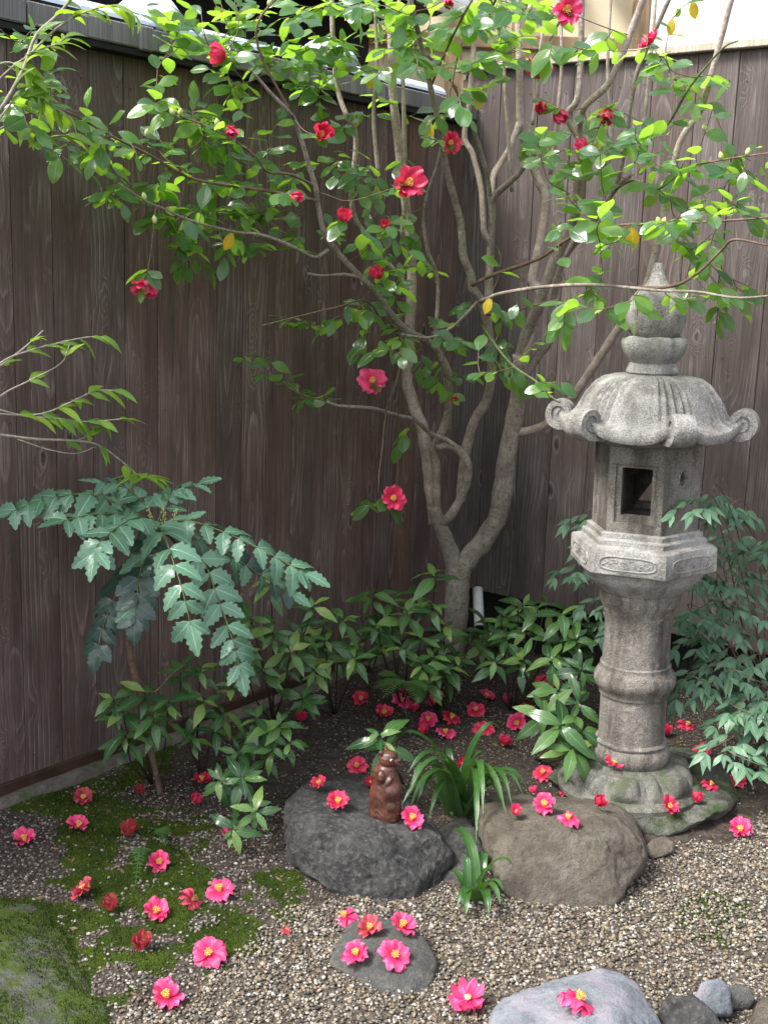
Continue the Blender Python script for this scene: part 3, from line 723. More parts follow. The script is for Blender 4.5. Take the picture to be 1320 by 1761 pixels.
cuts = [cutter([inner]), cutter([facebox(kw, .088, .140, .995, .05)]), cutter([facebox(kw, .120, .172, .990, .010)]),
        cutter([facebox(kw+3, .118, .140, .995, .05)]), cutter([facecyl(kw+1, .011, .021, 1.035, .05)]), cutter([facecyl(kw-2, .011, .021, 1.035, .05)]),
        cutter([facebox(kw-1, .100, .165, .985, .004)]), cutter([facebox(kw+2, .100, .165, .985, .004)])]
fbm = modmesh(fbm, [('BOOLEAN', dict(operation='DIFFERENCE', solver='EXACT', cutter=c)) for c in cuts] + [('BEVEL', dict(width=.0022, segments=1, limit_method='ANGLE', angle_limit=math.radians(30)))])
fbm.materials.clear(); fbm.materials.append(M['granite_warm_shaded']); fbm.polygons.foreach_set('use_smooth', [False]*len(fbm.polygons))
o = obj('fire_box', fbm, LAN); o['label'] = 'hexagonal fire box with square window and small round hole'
# raised rim of the oval hole
an = A0+PI/6+(kw+1)*PI/3; nrm = V(math.cos(an), math.sin(an), 0); tx = V(-nrm.y, nrm.x, 0); ap = .158*math.cos(PI/6)
ring = [nrm*(ap+.001)+tx*(.017*math.cos(q*PI/8))+V(0,0,1.035+.027*math.sin(q*PI/8)) for q in range(17)]
lpart('hole_rim', tube(ring, .003, .003, 6, 1), M['granite_warm_shaded'], parent=o)
# roof
seg, lev = 264, 30
vs, fs = [], []
RT = [0,.15,.3,.45,.6,.72,.82,.91,1.0]; RR_ = [.075,.108,.140,.168,.192,.206,.217,.234,.256]; RZ = [1.327,1.323,1.313,1.293,1.262,1.230,1.203,1.190,1.184]
def roofpt(a, t):
    q = ((a-A0) % (PI/3)); q = min(q, PI/3-q)                      # angle from the nearest corner ridge
    r = float(np.interp(t, RT, RR_)); z = float(np.interp(t, RT, RZ))
    hx = min(1, max(0, (t-.6)/.5)); R = r*(1-hx)+hexr(a, r*1.10)*hx
    ridge = math.exp(-(q/.20)**2)
    ribs = .0115*(abs(math.cos(q/.115*PI))**1.6-.5)*math.exp(-(q/.27)**4)*min(1, t*3)*min(1, (1.05-t)*3)
    z += ribs*.9; R += ribs*.7
    z += .026*ridge*max(0, (t-.72)/.28)**1.6                       # corners lift
    z += -.006*max(0,(t-.8)/.2)*(1-ridge)
    return V(R*math.cos(a), R*math.sin(a), z)
for i in range(lev+1):
    for k in range(seg): vs.append(roofpt(A0+2*PI*k/seg, i/lev))
rim = len(vs)
for dz, kr in ((-.005, 1.010), (-.020, 1.008), (-.030, .985), (-.034, .91), (-.030, .60), (-.030, .3)):
    for k in range(seg):
        p = roofpt(A0+2*PI*k/seg, 1.0); vs.append(V(p.x*kr, p.y*kr, (p.z if kr > .88 else 1.156)+dz))
rows = lev+1+6
for i in range(rows-1):
    for k in range(seg):
        k2 = (k+1) % seg; fs.append((i*seg+k, (i+1)*seg+k, (i+1)*seg+k2, i*seg+k2))
fs.append(tuple(range(seg))); fs.append(tuple((rows-1)*seg+k for k in range(seg))[::-1])
rf_ = lpart('roof', (vs, fs), M['granite_roof'], label='domed hexagonal roof ribbed towards curled corners')
for k in range(6):                                                # curled scrolls on the corners
    a = A0+k*PI/3; rad = V(math.cos(a), math.sin(a), 0); tx = V(-rad.y, rad.x, 0)
    parts = []
    # outline: rolled tongue, swept across a width; spiral in the radial-vertical plane
    cen = rad*.266+V(0,0,1.200)
    sp = []
    for q in range(40):
        th = -PI*.62 + q*(2*PI*1.55/39); rr = .042*(1-q/39*.82)
        sp.append(cen+rad*(math.cos(th)*rr)*1.0+V(0,0,math.sin(th)*rr))
    lead = [rad*.185+V(0,0,1.178), rad*.222+V(0,0,1.156)]
    path = lead+sp
    W2 = .033
    cv, cf = [], []
    for i2, p in enumerate(path):
        tt = (path[min(i2+1, len(path)-1)]-path[max(i2-1, 0)]).normalized(); up2 = tt.cross(tx)
        th2 = .0105*(1-.5*i2/len(path)); ww = W2*(1-.18*i2/len(path))
        for (w, h) in ((-1,-1),(-.6,-1.25),(.6,-1.25),(1,-1),(1,1),(.6,1.35),(.2,.8),(-.2,.8),(-.6,1.35),(-1,1)):
            cv.append(p+tx*(w*ww)+up2*(h*th2))
    ns = 10
    for i2 in range(len(path)-1):
        for q in range(ns):
            q2 = (q+1) % ns; cf.append((i2*ns+q, i2*ns+q2, (i2+1)*ns+q2, (i2+1)*ns+q))
    cf.append(tuple(range(ns))[::-1]); cf.append(tuple((len(path)-1)*ns+q for q in range(ns)))
    parts.append((cv, cf))
    # solid core so that the side face reads as a carved disc
    dv, df = [], []
    for w in (-.82, .82):
        for q in range(24):
            th = 2*PI*q/24; dv.append(cen+tx*(w*W2*.93)+rad*(.038*math.cos(th))+V(0,0,.038*math.sin(th)))
    df = [(q, (q+1) % 24, 24+(q+1) % 24, 24+q) for q in range(24)]+[tuple(range(24))[::-1], tuple(range(24, 48))]
    parts.append((dv, df))
    lpart('corner_scroll', join(parts), M['granite_roof'], parent=rf_)
# finial
def lot2(p, a, i):
    if 4 <= i <= 10:
        q = (a*6/(2*PI)) % 1.0-.5; b = .008*math.cos(q*PI)-.004*max(0, 1-abs(abs(q)-.46)/.05); r = math.hypot(p.x, p.y)
        return V(p.x*(1+b/r), p.y*(1+b/r), p.z+.004*math.cos(q*PI)*(i-4)/6)
    return p
fcol = [(.055,1.322),(.068,1.324),(.076,1.333),(.074,1.341),(.060,1.360),(.068,1.368),(.080,1.384),(.088,1.402),(.090,1.418),(.086,1.428),(.074,1.434),(.066,1.430),(.05,1.43)]
lpart('lotus_collar', lathe(fcol, 96, lot2), M['granite'], label='lotus collar under the jewel')
fj = [(.05,1.428),(.064,1.434),(.074,1.450),(.083,1.474),(.086,1.500),(.083,1.526),(.073,1.548),(.058,1.565),(.042,1.578),(.030,1.590),(.023,1.604),(.018,1.620),(.0145,1.634),(.013,1.642),(.006,1.645)]
lpart('jewel_finial', lathe(fj, 48), M['granite_roof'], label='onion shaped jewel finial')

# ---------------------------------------------------------------- leaves
def leaf_mesh(name, mat, ratio=.5, prof=None, fold=.18, droop=.25, teeth=0, tooth=.0, across=2, twist=0.0, seed=0):
    """unit leaf: base at the origin, tip at +Y, blade facing +Z"""
    r = random.Random(seed)
    prof = prof or [0, .45, .78, .97, 1.0, .86, .56, 0]
    if teeth:
        m = teeth; pr = []
        for i in range(m+1):
            t = i/m*(len(prof)-1); a = int(min(t, len(prof)-2)); pr.append(prof[a]+(prof[a+1]-prof[a])*(t-a))
        prof = [p*(1+(tooth if i % 2 else -tooth*.4)) for i, p in enumerate(pr)]; prof[0] = 0; prof[-1] = 0
    n = len(prof)-1; vs, uv, rows = [], [], []
    for i, w in enumerate(prof):
        t = i/n; y = t*(1-.10*droop*t); z = -droop*t*t*.6
        ang = twist*t
        if w <= 0:
            rows.append([len(vs)]); vs.append(V(0, y, z)); uv.append((.5, t)); continue
        row = []
        for k in range(-across, across+1):
            u = k/across; x = u*w*ratio/2
            zz = z+abs(u)**1.2*fold*w*ratio/2*1.0 - (abs(u)**3)*fold*.7*w*ratio/2 + .012*math.sin(t*11+seed)*u
            yy = y + (tooth*.10 if teeth and i % 2 and abs(k) == across else 0)
            row.append(len(vs)); vs.append(V(x*math.cos(ang)-0*zz, yy, zz+x*math.sin(ang))); uv.append((.5+u*.5, t))
        rows.append(row)
    fs = []
    for a, b in zip(rows[:-1], rows[1:]):
        if len(a) == 1: fs += [(a[0], b[k+1], b[k]) for k in range(len(b)-1)]
        elif len(b) == 1: fs += [(a[k], a[k+1], b[0]) for k in range(len(a)-1)]
        else: fs += [(a[k], a[k+1], b[k+1], b[k]) for k in range(len(a)-1)]
    # keep the blade's front facing +Z
    return mesh(name, vs, fs, mat, uv)
def leafM(pos, d, up, L):
    y = d.normalized(); x = y.cross(up)
    if x.length < 1e-4: x = y.orthogonal()
    x.normalize(); z = x.cross(y)
    R = Matrix((x, y, z)).transposed().to_4x4()
    return Matrix.Translation(pos) @ R @ Matrix.Scale(L, 4)
def px_of(p):
    d = p-CAMP; w = d.dot(_fw)
    return 660+FOC*d.dot(CR)/w, 880.5-FOC*d.dot(CU)/w, w

class Plant:
    def __init__(s, name, label, cat, loc, group=None):
        s.root = thing(name, label, cat, tuple(loc), group); s.leaves = []
    def wood(s, name, vf, mat, label=None, parent=None):
        o = obj(name, mesh(name, vf[0], vf[1], mat), parent or s.root)
        if label: o['label'] = label
        return o
    def leaf(s, me, M4, name='leaf', parent=None): s.leaves.append((name, me, M4, parent))
    def finish(s, cap=300):
        def key(l):
            p = l[2].translation; x, y, w = px_of(p)
            vis = -60 < x < 1380 and -60 < y < 1820
            return -(l[2].to_scale().x/w if vis else 0)
        by = {}
        for l in s.leaves: by.setdefault(l[0], []).append(l)
        for nm, ls in by.items():
            ls.sort(key=key)
            for l in ls[:cap]: obj(nm, l[1], l[3] or s.root, l[2])
            rest = ls[cap:]
            if rest:
                V_, F_, U_, k = [], [], [], 0
                mats = []
                mi = []
                for l in rest:
                    me = l[1]; n = len(me.vertices)
                    co = np.empty(n*3, np.float32); me.vertices.foreach_get('co', co); co = co.reshape(-1, 3)
                    A = np.array(l[2]); V_.append(co @ A[:3,:3].T+A[:3,3])
                    if me.materials[0] not in mats: mats.append(me.materials[0])
                    m_ = mats.index(me.materials[0])
                    for f in me.polygons: F_.append(tuple(i+k for i in f.vertices)); mi.append(m_)
                    uvv = np.zeros((n, 2), np.float32)
                    for lp, u in zip(me.loops, me.uv_layers[0].data): uvv[lp.vertex_index] = u.uv
                    U_.append(uvv); k += n
                me = mesh('foliage', np.concatenate(V_), F_, None, np.concatenate(U_))
                for m_ in mats: me.materials.append(m_)
                me.polygons.foreach_set('material_index', mi)
                o = obj('foliage', me, s.root); o['kind'] = 'stuff'

CAML = [leaf_mesh('camellia_leaf', M['leaf'], .50+.06*(i % 3), None, .32, .10+.22*(i % 4)/2, across=2, seed=i, twist=(-.3,.0,.25,.1)[i % 4]) for i in range(8)]
CAMY = [leaf_mesh('yellow_leaf', M['leaf_yellow'], .52, None, .3, .3, seed=i) for i in range(2)]

# ---------------------------------------------------------------- camellia flowers
def petal_mesh(mat, L=.036, Wd=.034, cup=.35, wav=.12, notch=.12, seed=0, roll=0.0):
    r = random.Random(seed); n, m = 7, 5
    vs, uv, rows = [], [], []
    for i in range(n+1):
        t = i/n; w = Wd*(.22+.78*math.sin(min(1, t*1.15+.05)*PI*.56)); row = []
        if t > .8: w *= 1-(t-.8)*.9
        for k in range(-m, m+1):
            u = k/m
            y = L*(t-.10*t*abs(u)**2 - (notch*t**6*(1-abs(u))**2 if i == n else 0))
            z = L*(cup*(t**1.6)*.55 + .25*cup*u*u*t) + L*wav*(math.sin(u*4.6+seed*1.7+t*2)+.5*math.sin(u*9.5+seed))*t*t*1.15
            z -= roll*L*max(0, t-.6)**2*3
            row.append(len(vs)); vs.append(V(u*w/2*(1-.1*cup), y, z)); uv.append((.5+u/2, t))
        rows.append(row)
    fs = [(a[k], a[k+1], b[k+1], b[k]) for a, b in zip(rows[:-1], rows[1:]) for k in range(len(a)-1)]
    return mesh('petal', vs, fs, mat, uv)
def stamen_mesh(mat, open_=.35, seed=0, H=.016):
    r = random.Random(seed); parts = []
    for k in range(26):
        a = k*2.39996; q = math.sqrt((k+.5)/26)*.0075
        b0 = V(math.cos(a)*q*.5, math.sin(a)*q*.5, 0); b1 = V(math.cos(a)*q*(1+open_), math.sin(a)*q*(1+open_), H*r.uniform(.85,1.1))
        parts.append(tube([b0, b1], .0008, .0008, 4, 1))
        parts.append(tube([b1-V(0,0,.0005), b1+V(0,0,.0022)], .0015, .0013, 5, 1))
    parts.append(lathe([(.0055,-.001),(.006,.006),(.005,.010),(.0035,.0108)], 12))
    v, f = join(parts); return mesh('stamens', v, f, mat)
ST = [stamen_mesh(M['stamen'], .35, 1), stamen_mesh(M['stamen_old'], .5, 2), stamen_mesh(M['stamen'], .15, 3)]
PET = {}
for kname, mk_ in (('pink', 'petal'), ('red', 'petal_red'), ('wilt', 'petal_wilt')):
    for sty, (cup, wav, roll) in dict(flat=(.10,.12,.4), open=(.40,.13,.3), cup=(.75,.12,.1), droop=(-.25,.2,.5)).items():
        PET[kname, sty] = [petal_mesh(M[mk_], .037+.003*(i % 2), .043, cup*(.8+.2*i), wav, .12, i*3+1, roll) for i in range(3)]
def flower_parts(parent, kname, sty, seed, scale=1.0, base=None, n=6, pname='petal'):
    """adds petals and stamens below parent (an Empty or a mesh part) in local space, base = extra matrix"""
    r = random.Random(seed); B = base or Matrix.Identity(4)
    lift = dict(flat=.15, open=.34, cup=.70, droop=.03)[sty]
    out = []
    for k in range(n):
        a = 2*PI*k/n+r.uniform(-.16,.16); l = lift+r.uniform(-.22,.24)+(.12 if k % 2 else 0)
        if kname == 'wilt': l += r.uniform(-.25,.35)
        me = PET[kname, sty][r.randrange(3)]
        Mx = B @ Matrix.Rotation(a, 4, 'Z') @ Matrix.Translation(V(0, .003, .0015*(k % 3))) @ Matrix.Rotation(l, 4, 'X') @ Matrix.Rotation(r.uniform(-.25,.25), 4, 'Y') @ Matrix.Scale(scale*r.uniform(.88,1.08), 4)
        o = bpy.data.objects.new(pname, me); COL.objects.link(o); o.parent = parent; o.matrix_basis = Mx; out.append(o)
    return out

# ---------------------------------------------------------------- camellia tree
TREE = Plant('camellia_tree', 'large camellia tree with twisting pale trunks and pink blossoms in the fence corner', 'tree', tuple(at(783, 1140, 4.62)))
SK = {}                                                            # branch sample points for twigs to start from
def branch(pts, r0, r1, mat='bark', name='branch', sides=9, wob=.10, knob=.25, label=None):
    P = [at(x, y, Y) for x, y, Y in pts]
    v, f = tube(P, r0, r1, sides, 6, wob, knob=knob)
    TREE.wood(name, (v, f), M[mat], label)
    for q in catmull(P, 4): BR.append(q)
BR = []
branch([(778,1145,4.62),(779,1110,4.62),(784,1060,4.61),(786,1010,4.60),(788,972,4.59)], .044, .050, 'bark', 'trunk', 14, .10, .2)
branch([(790,985,4.60),(812,952,4.58),(843,912,4.55),(860,872,4.52),(868,800,4.48),(880,742,4.46),(890,690,4.45),(894,645,4.43),(896,610,4.42)], .040, .029, 'bark', 'limb', 14, .08, .35)
branch([(786,985,4.60),(772,945,4.56),(757,905,4.50),(746,870,4.46)], .036, .024, 'bark', 'limb', 12, .1, .3)
branch([(750,900,4.52),(742,850,4.52),(736,800,4.52),(728,745,4.50),(712,700,4.5),(700,655,4.48),(703,590,4.46),(707,500,4.42),(706,440,4.4),(695,330,4.35),(677,180,4.3),(672,60,4.3),(665,-60,4.3)], .026, .012, 'bark_pale', 'limb', 12, .1, .3)
branch([(752,902,4.50),(750,850,4.44),(750,800,4.42),(745,772,4.40),(760,742,4.36),(771,700,4.32),(771,645,4.26),(757,612,4.2),(738,588,4.14),(702,570,4.05),(672,540,3.95),(650,505,3.9),(622,478,3.85),(590,445,3.8),(560,405,3.72),(548,360,3.68),(542,320,3.64),(530,280,3.6),(515,230,3.55),(503,200,3.5),(470,165,3.45),(435,125,3.4)], .017, .0042, 'bark', 'branch', 10, .1, .3)
branch([(752,905,4.5),(775,885,4.46),(796,848,4.42),(804,812,4.38),(800,788,4.36),(778,768,4.36),(752,770,4.38)], .018, .014, 'bark', 'branch', 10, .12, .4)
branch([(803,800,4.37),(790,775,4.36),(765,755,4.34),(740,745,4.30),(712,722,4.2),(685,715,4.12),(640,702,4.0),(585,698,3.9),(560,690,3.85)], .011, .004, 'bark', 'branch', 8, .1, .3)
branch([(792,860,4.45),(797,800,4.44),(806,752,4.42),(818,718,4.40),(836,690,4.38),(845,640,4.34),(841,580,4.3),(834,540,4.28),(824,512,4.26),(812,495,4.24),(808,470,4.22),(796,440,4.2),(793,395,4.18),(788,368,4.16),(771,305,4.1),(763,266,4.06),(755,215,4.02),(740,150,3.96),(730,106,3.92),(715,40,3.86),(695,-40,3.8)], .020, .007, 'bark', 'branch', 10, .1, .3)
branch([(838,560,4.30),(840,500,4.30),(843,430,4.28),(846,375,4.25),(850,338,4.22),(874,315,4.16),(892,298,4.12),(910,272,4.08),(930,255,4.04)], .016, .007, 'bark', 'branch', 9)
branch([(846,372,4.25),(841,330,4.22),(838,305,4.2),(827,263,4.16),(815,227,4.12),(800,189,4.08),(771,132,4.0),(735,96,3.94),(710,82,3.9)], .009, .004, 'bark', 'branch', 8)
branch([(842,420,4.28),(832,398,4.25),(830,370,4.24),(826,320,4.26),(812,265,4.28),(798,235,4.3),(806,180,4.3),(812,110,4.32),(818,20,4.34),(820,-40,4.34)], .011, .008, 'bark_pale', 'branch', 8)
branch([(896,640,4.43),(905,595,4.4),(922,540,4.38),(930,505,4.38),(915,480,4.4),(928,420,4.4),(938,345,4.4),(926,312,4.4),(915,285,4.4),(902,245,4.38),(893,205,4.36),(893,120,4.34),(890,40,4.34),(888,-50,4.34)], .022, .010, 'bark_pale', 'limb', 10)
branch([(892,630,4.43),(904,575,4.38),(925,525,4.32),(950,455,4.26),(968,420,4.22),(985,378,4.18),(998,345,4.15),(1000,300,4.13),(998,245,4.12),(975,200,4.12),(992,170,4.1),(998,100,4.1),(1000,-40,4.1)], .021, .009, 'bark', 'limb', 10)
branch([(905,645,4.43),(925,612,4.40),(942,590,4.38),(947,540,4.35),(955,495,4.32),(970,445,4.28),(1000,405,4.22),(1030,368,4.16),(1058,325,4.1),(1085,300,4.05)], .016, .007, 'bark', 'branch', 9)
branch([(888,700,4.45),(897,680,4.45),(885,665,4.42),(872,650,4.4),(862,635,4.38),(858,600,4.3)], .010, .004, 'bark', 'branch', 7)
branch([(884,742,4.46),(905,742,4.44),(945,727,4.38),(972,700,4.3),(1000,660,4.22),(1040,600,4.14),(1062,565,4.1),(1095,520,4.05),(1115,478,4.02),(1128,420,4.0),(1140,370,3.98),(1155,300,3.95),(1170,240,3.92),(1202,192,3.9),(1216,150,3.88),(1235,80,3.85),(1262,-20,3.8)], .017, .0085, 'bark_pale', 'limb', 10)
branch([(845,345,4.24),(846,318,4.26),(850,297,4.3),(874,258,4.34),(893,212,4.35)], .010, .012, 'bark_pale', 'branch', 8)
branch([(985,378,4.18),(992,300,4.12),(996,225,4.08),(1003,186,4.0),(1040,150,3.95),(1062,110,3.92),(1082,60,3.9),(1112,-20,3.85)], .010, .011, 'bark_pale', 'branch', 9)
branch([(1058,325,4.1),(1075,250,4.05),(1083,180,4.0),(1096,120,3.98),(1122,60,3.95),(1158,-20,3.9)], .008, .007, 'bark', 'branch', 8)
branch([(702,450,4.4),(692,400,4.3),(697,330,4.25),(694,200,4.2),(690,60,4.2),(682,-40,4.2)], .009, .006, 'bark_pale', 'branch', 8)
branch([(705,500,4.42),(650,430,4.35),(606,360,4.25),(612,240,4.2),(596,200,4.15),(580,150,4.15),(572,60,4.1),(570,-40,4.1)], .009, .008, 'bark_pale', 'branch', 8)
for xs_, y0_, Y_ in (((880,872,866,870),330,4.34),((945,958,965,960),300,4.3),((915,925,930,948),215,4.3),((1040,1050,1044,1052),330,4.05),((650,642,648,640),300,4.2),((1100,1108,1118,1130),300,4.0)):
    branch([(xs_[0], y0_, Y_),(xs_[1], y0_*.66, Y_-.03),(xs_[2], y0_*.33, Y_-.05),(xs_[3], -40, Y_-.06)], .0075, .0045, 'bark_pale', 'branch', 7)
branch([(748,600,4.18),(750,555,4.2),(752,480,4.2),(735,430,4.18),(728,380,4.15),(735,330,4.1),(752,280,4.05),(765,200,4.0),(790,80,3.95)], .008, .003, 'bark', 'branch', 7)
branch([(620,476,3.85),(590,472,3.8),(555,474,3.75),(528,470,3.72)], .006, .003, 'bark', 'branch', 7)
branch([(565,430,3.76),(540,442,3.7),(505,425,3.64),(475,412,3.6),(440,402,3.55),(400,398,3.5),(325,378,3.42),(290,362,3.38),(250,345,3.34),(205,315,3.3)], .006, .0022, 'bark', 'branch', 7)
branch([(542,320,3.64),(500,300,3.6),(460,295,3.55),(440,270,3.52),(400,240,3.48),(350,215,3.42),(310,200,3.38)], .0045, .002, 'twig', 'branch', 6)
branch([(545,345,3.65),(470,330,3.58),(400,320,3.5),(325,305,3.42),(260,268,3.32),(190,233,3.24),(110,190,3.16),(55,185,3.1)], .005, .002, 'twig', 'branch', 6)
branch([(505,205,3.5),(460,195,3.45),(440,60,3.4),(470,10,3.4),(500,-30,3.4)][0::2], .004, .003, 'twig', 'branch', 6)
branch([(826,518,4.26),(835,515,4.0),(860,505,3.8),(920,495,3.6),(980,490,3.45),(1030,490,3.35),(1085,495,3.25),(1140,500,3.18),(1200,502,3.12),(1265,512,3.06),(1330,508,3.0)], .007, .0024, 'bark', 'branch', 7)
branch([(812,490,4.22),(850,472,4.15),(900,455,4.05),(935,440,3.98),(965,418,3.9),(1000,400,3.8),(1060,388,3.65),(1110,385,3.55),(1200,382,3.4),(1270,378,3.3),(1340,372,3.2)], .007, .0025, 'twig', 'branch', 7)
branch([(835,540,4.28),(870,545,4.1),(900,530,4.0),(960,515,3.9)], .005, .0025, 'twig', 'branch', 6)
branch([(828,560,4.2),(860,605,3.9),(885,632,3.7),(920,655,3.5),(945,680,3.35),(962,692,3.28)], .005, .002, 'twig_green', 'branch', 6)
branch([(1085,495,3.3),(1155,492,3.2),(1200,468,3.15),(1240,430,3.1),(1262,412,3.05),(1320,422,3.0)], .005, .0025, 'twig', 'branch', 6)
branch([(1058,325,4.1),(1090,310,3.9),(1130,325,3.7),(1180,290,3.55),(1240,275,3.4),(1330,262,3.3)], .004, .002, 'twig', 'branch', 6)
branch([(1003,250,4.1),(1060,262,3.95),(1110,245,3.8),(1150,210,3.7),(1185,150,3.6),(1240,85,3.5),(1268,70,3.45)], .006, .0022, 'twig_green', 'branch', 6)
branch([(690,620,4.45),(680,660,4.2),(664,705,4.0),(657,770,3.85),(652,810,3.8),(650,845,3.78)], .003, .002, 'twig', 'branch', 5)
branch([(660,560,4.0),(630,518,3.85),(580,528,3.7),(530,540,3.6),(490,550,3.5),(450,560,3.45)], .0035, .0016, 'twig', 'branch', 5)
branch([(560,690,3.85),(510,675,3.75),(475,650,3.68),(440,632,3.62),(418,612,3.6)], .0032, .0016, 'twig', 'branch', 5)
branch([(820,520,4.2),(780,560,4.0),(740,580,3.9),(690,575,3.8)], .006, .003, 'bark', 'branch', 6)
branch([(740,150,3.96),(765,90,3.9),(800,20,3.8),(830,-30,3.8)], .004, .003, 'twig', 'branch', 6)

BRA = np.array([tuple(p) for p in BR])
NODES = np.zeros((40000, 3)); NN = len(BRA); NODES[:NN] = BRA; NLEN = np.zeros(40000)
def twig_to(p, nl, L=.075, up_bias=.75, cam_bias=.35, tight=False, maxd=.45):
    global NN
    d2 = np.sqrt(((NODES[:NN]-np.array(tuple(p)))**2).sum(1)); sc_ = d2+np.maximum(0, NLEN[:NN]-.25)*.6+np.where(d2 < .035, .25, 0)
    j = int(np.argmin(sc_)); a = Vector(NODES[j]); dd = p-a
    if d2[j] > maxd: p = a+dd.normalized()*maxd; dd = p-a
    mid = (a+p)/2 + V(0,0,-.05*dd.length)+rv(.10*dd.length)
    r0 = .0014+.004*dd.length
    v, f = tube([a, a*.7+mid*.3+rv(.02*dd.length), mid, p], r0, .0011, 5, 3)
    TWIGS.append((p.copy(), (v, f)))
    for t in (.25, .5, .75, 1.0):
        q = a+(mid-a)*(t*2) if t <= .5 else mid+(p-mid)*(t*2-1)
        NODES[NN] = tuple(q); NLEN[NN] = NLEN[j]+dd.length*t; NN += 1
    d = (p-mid).normalized(); side = d.cross(V(0,0,1)); side = side.normalized() if side.length > .05 else V(1,0,0)
    toc = (CAMP-p).normalized()
    nl2 = nl+int(dd.length/.07)
    for k in range(nl2):
        back = min(k*.021, dd.length*.85) if not tight else k*.006
        t = 1-back/max(.01, dd.length); q = a+(mid-a)*(t*2) if t <= .5 else mid+(p-mid)*(t*2-1)
        s_ = 1 if k % 2 else -1
        ld = d*(.9 if k == 0 else .45)+side*(s_*(.15 if k == 0 else .8))+V(0,0,-.22)+rv(.35)
        upv = V(0,0,up_bias)+toc*cam_bias+rv(.50)
        TREE.leaf(CAML[rnd.randrange(8)], leafM(q, ld, upv, L*rnd.uniform(.68,1.15)))
TWIGS = []
BL = [ # px, py, rx, ry, twigs, extra depth towards the viewer
 (360,45,75,45,9),(465,55,75,60,11),(560,45,60,45,8),(640,45,60,50,8),(300,190,45,35,5),(385,175,55,50,7),(520,120,60,60,7),
 (425,250,75,55,11),(335,262,60,35,7),(210,245,60,28,6),(130,262,40,20,4),(210,325,45,25,6),(290,345,60,35,8),(380,335,65,45,10),(465,330,60,55,9),
 (300,392,45,25,4),(400,402,55,30,5),(345,445,50,20,4),(620,170,60,60,6),(590,280,55,40,5),(655,330,45,55,5),(490,395,30,20,2),
 (695,420,45,50,6),(640,440,40,30,3),(600,400,35,20,2),(500,555,60,12,3),(570,545,50,15,3),(640,575,35,55,4),(692,600,35,45,5),(705,500,45,40,4),
 (430,628,22,18,2),(475,655,25,14,1),(540,692,38,20,3),(650,862,28,18,3),(685,775,12,15,1),(800,562,55,35,5),(850,622,50,30,5),(930,648,45,22,3),(780,660,40,18,2),
 (780,60,60,50,7),(855,35,60,35,6),(720,115,45,55,4),(835,135,45,55,3),(765,205,50,35,4),(905,70,55,50,6),(930,235,55,40,5),(985,285,55,35,6),
 (1050,215,65,28,6),(1100,265,60,28,5),(1180,125,50,35,5),(1205,190,38,18,3),(1120,130,30,22,1),(1080,330,55,35,5),(1000,345,40,30,3),
 (1205,290,50,28,4),(1290,280,40,28,4),(1205,355,65,28,6),(1290,362,45,35,5),(1100,398,75,24,6),(1000,405,45,18,3),(1200,420,50,24,3),
 (1010,505,55,30,3),(1075,530,50,20,2),(1175,522,50,24,2),(1235,548,28,18,1),(1290,512,38,24,3),(1240,462,45,16,2),(885,440,40,20,1),(900,545,40,20,2),(965,572,40,18,2),
 (330,90,60,35,5),(420,95,60,35,5),(540,100,50,40,4),(600,15,60,25,5),(740,20,60,30,5),(900,20,60,30,5),(1010,60,40,40,3),(60,150,60,40,4),(40,60,40,30,3),(30,210,40,30,3),(160,210,35,25,3),(820,20,50,30,4),(690,40,50,30,4),(420,10,60,20,3),(1090,60,30,30,1)]
# blossoms on the tree: x, y, Y, facing (right, up, toward viewer), colour, style, size
for x, y, Y, fx, fu, ft, kn, sty, sc in (
  (972,18,3.8,.1,-.2,1,'pink','open',1.08),(929,106,3.85,-.2,-.9,.35,'red','open',1.05),(957,190,3.9,.5,-.9,.2,'pink','cup',.85),(935,178,3.95,-.4,-.6,.4,'red','cup',.7),
  (1043,188,3.7,-.1,-.8,.3,'red','cup',.85),(1007,258,3.7,-.5,.4,.3,'pink','cup',.8),(1118,76,3.6,-.5,.6,.3,'pink','open',.8),(550,232,3.4,.35,-.1,1,'red','cup',.9),
  (697,316,3.6,.6,.0,.9,'red','open',1.2),(773,246,3.95,.2,-.2,1,'red','open',.85),(390,95,3.3,-.8,.0,.2,'red','cup',.95),(392,222,3.3,.3,-.3,.3,'pink','cup',.6),
  (500,336,3.45,.7,-.2,.2,'red','cup',.65),(588,380,3.6,.2,.4,.5,'red','cup',.75),(660,392,3.8,.1,.3,.6,'red','cup',.55),(653,478,3.75,-.2,.3,.5,'red','cup',.85),
  (250,487,3.25,-.2,-.9,.25,'pink','open',.95),(640,655,3.9,.1,.05,1,'pink','flat',.95),(675,857,3.78,.15,.1,1,'red','open',.95),(780,684,4.2,.1,-.3,.4,'red','cup',.45),(765,2,3.9,.2,-.4,.4,'pink','cup',.6)):
    Y = min(Y, fenceY(x, y, .2))
    p = at(x, y, Y); twig_to(p-V(0,0,0)-((CR*fx+CU*fu-_fw*ft).normalized())*.012, 3, .068, tight=True)
    d = (CR*fx+CU*fu-_fw*ft).normalized()
    B = Matrix.Translation(p) @ d.to_track_quat('Z', 'Y').to_matrix().to_4x4() @ Matrix.Scale(sc*1.2, 4)
    fo = obj('flower', ST[0 if kn == 'pink' else 2], TREE.root, B)
    cupm = Matrix.Identity(4)
    flower_parts(fo, kn, sty, int(x*7+y), 1.0)
TG = []
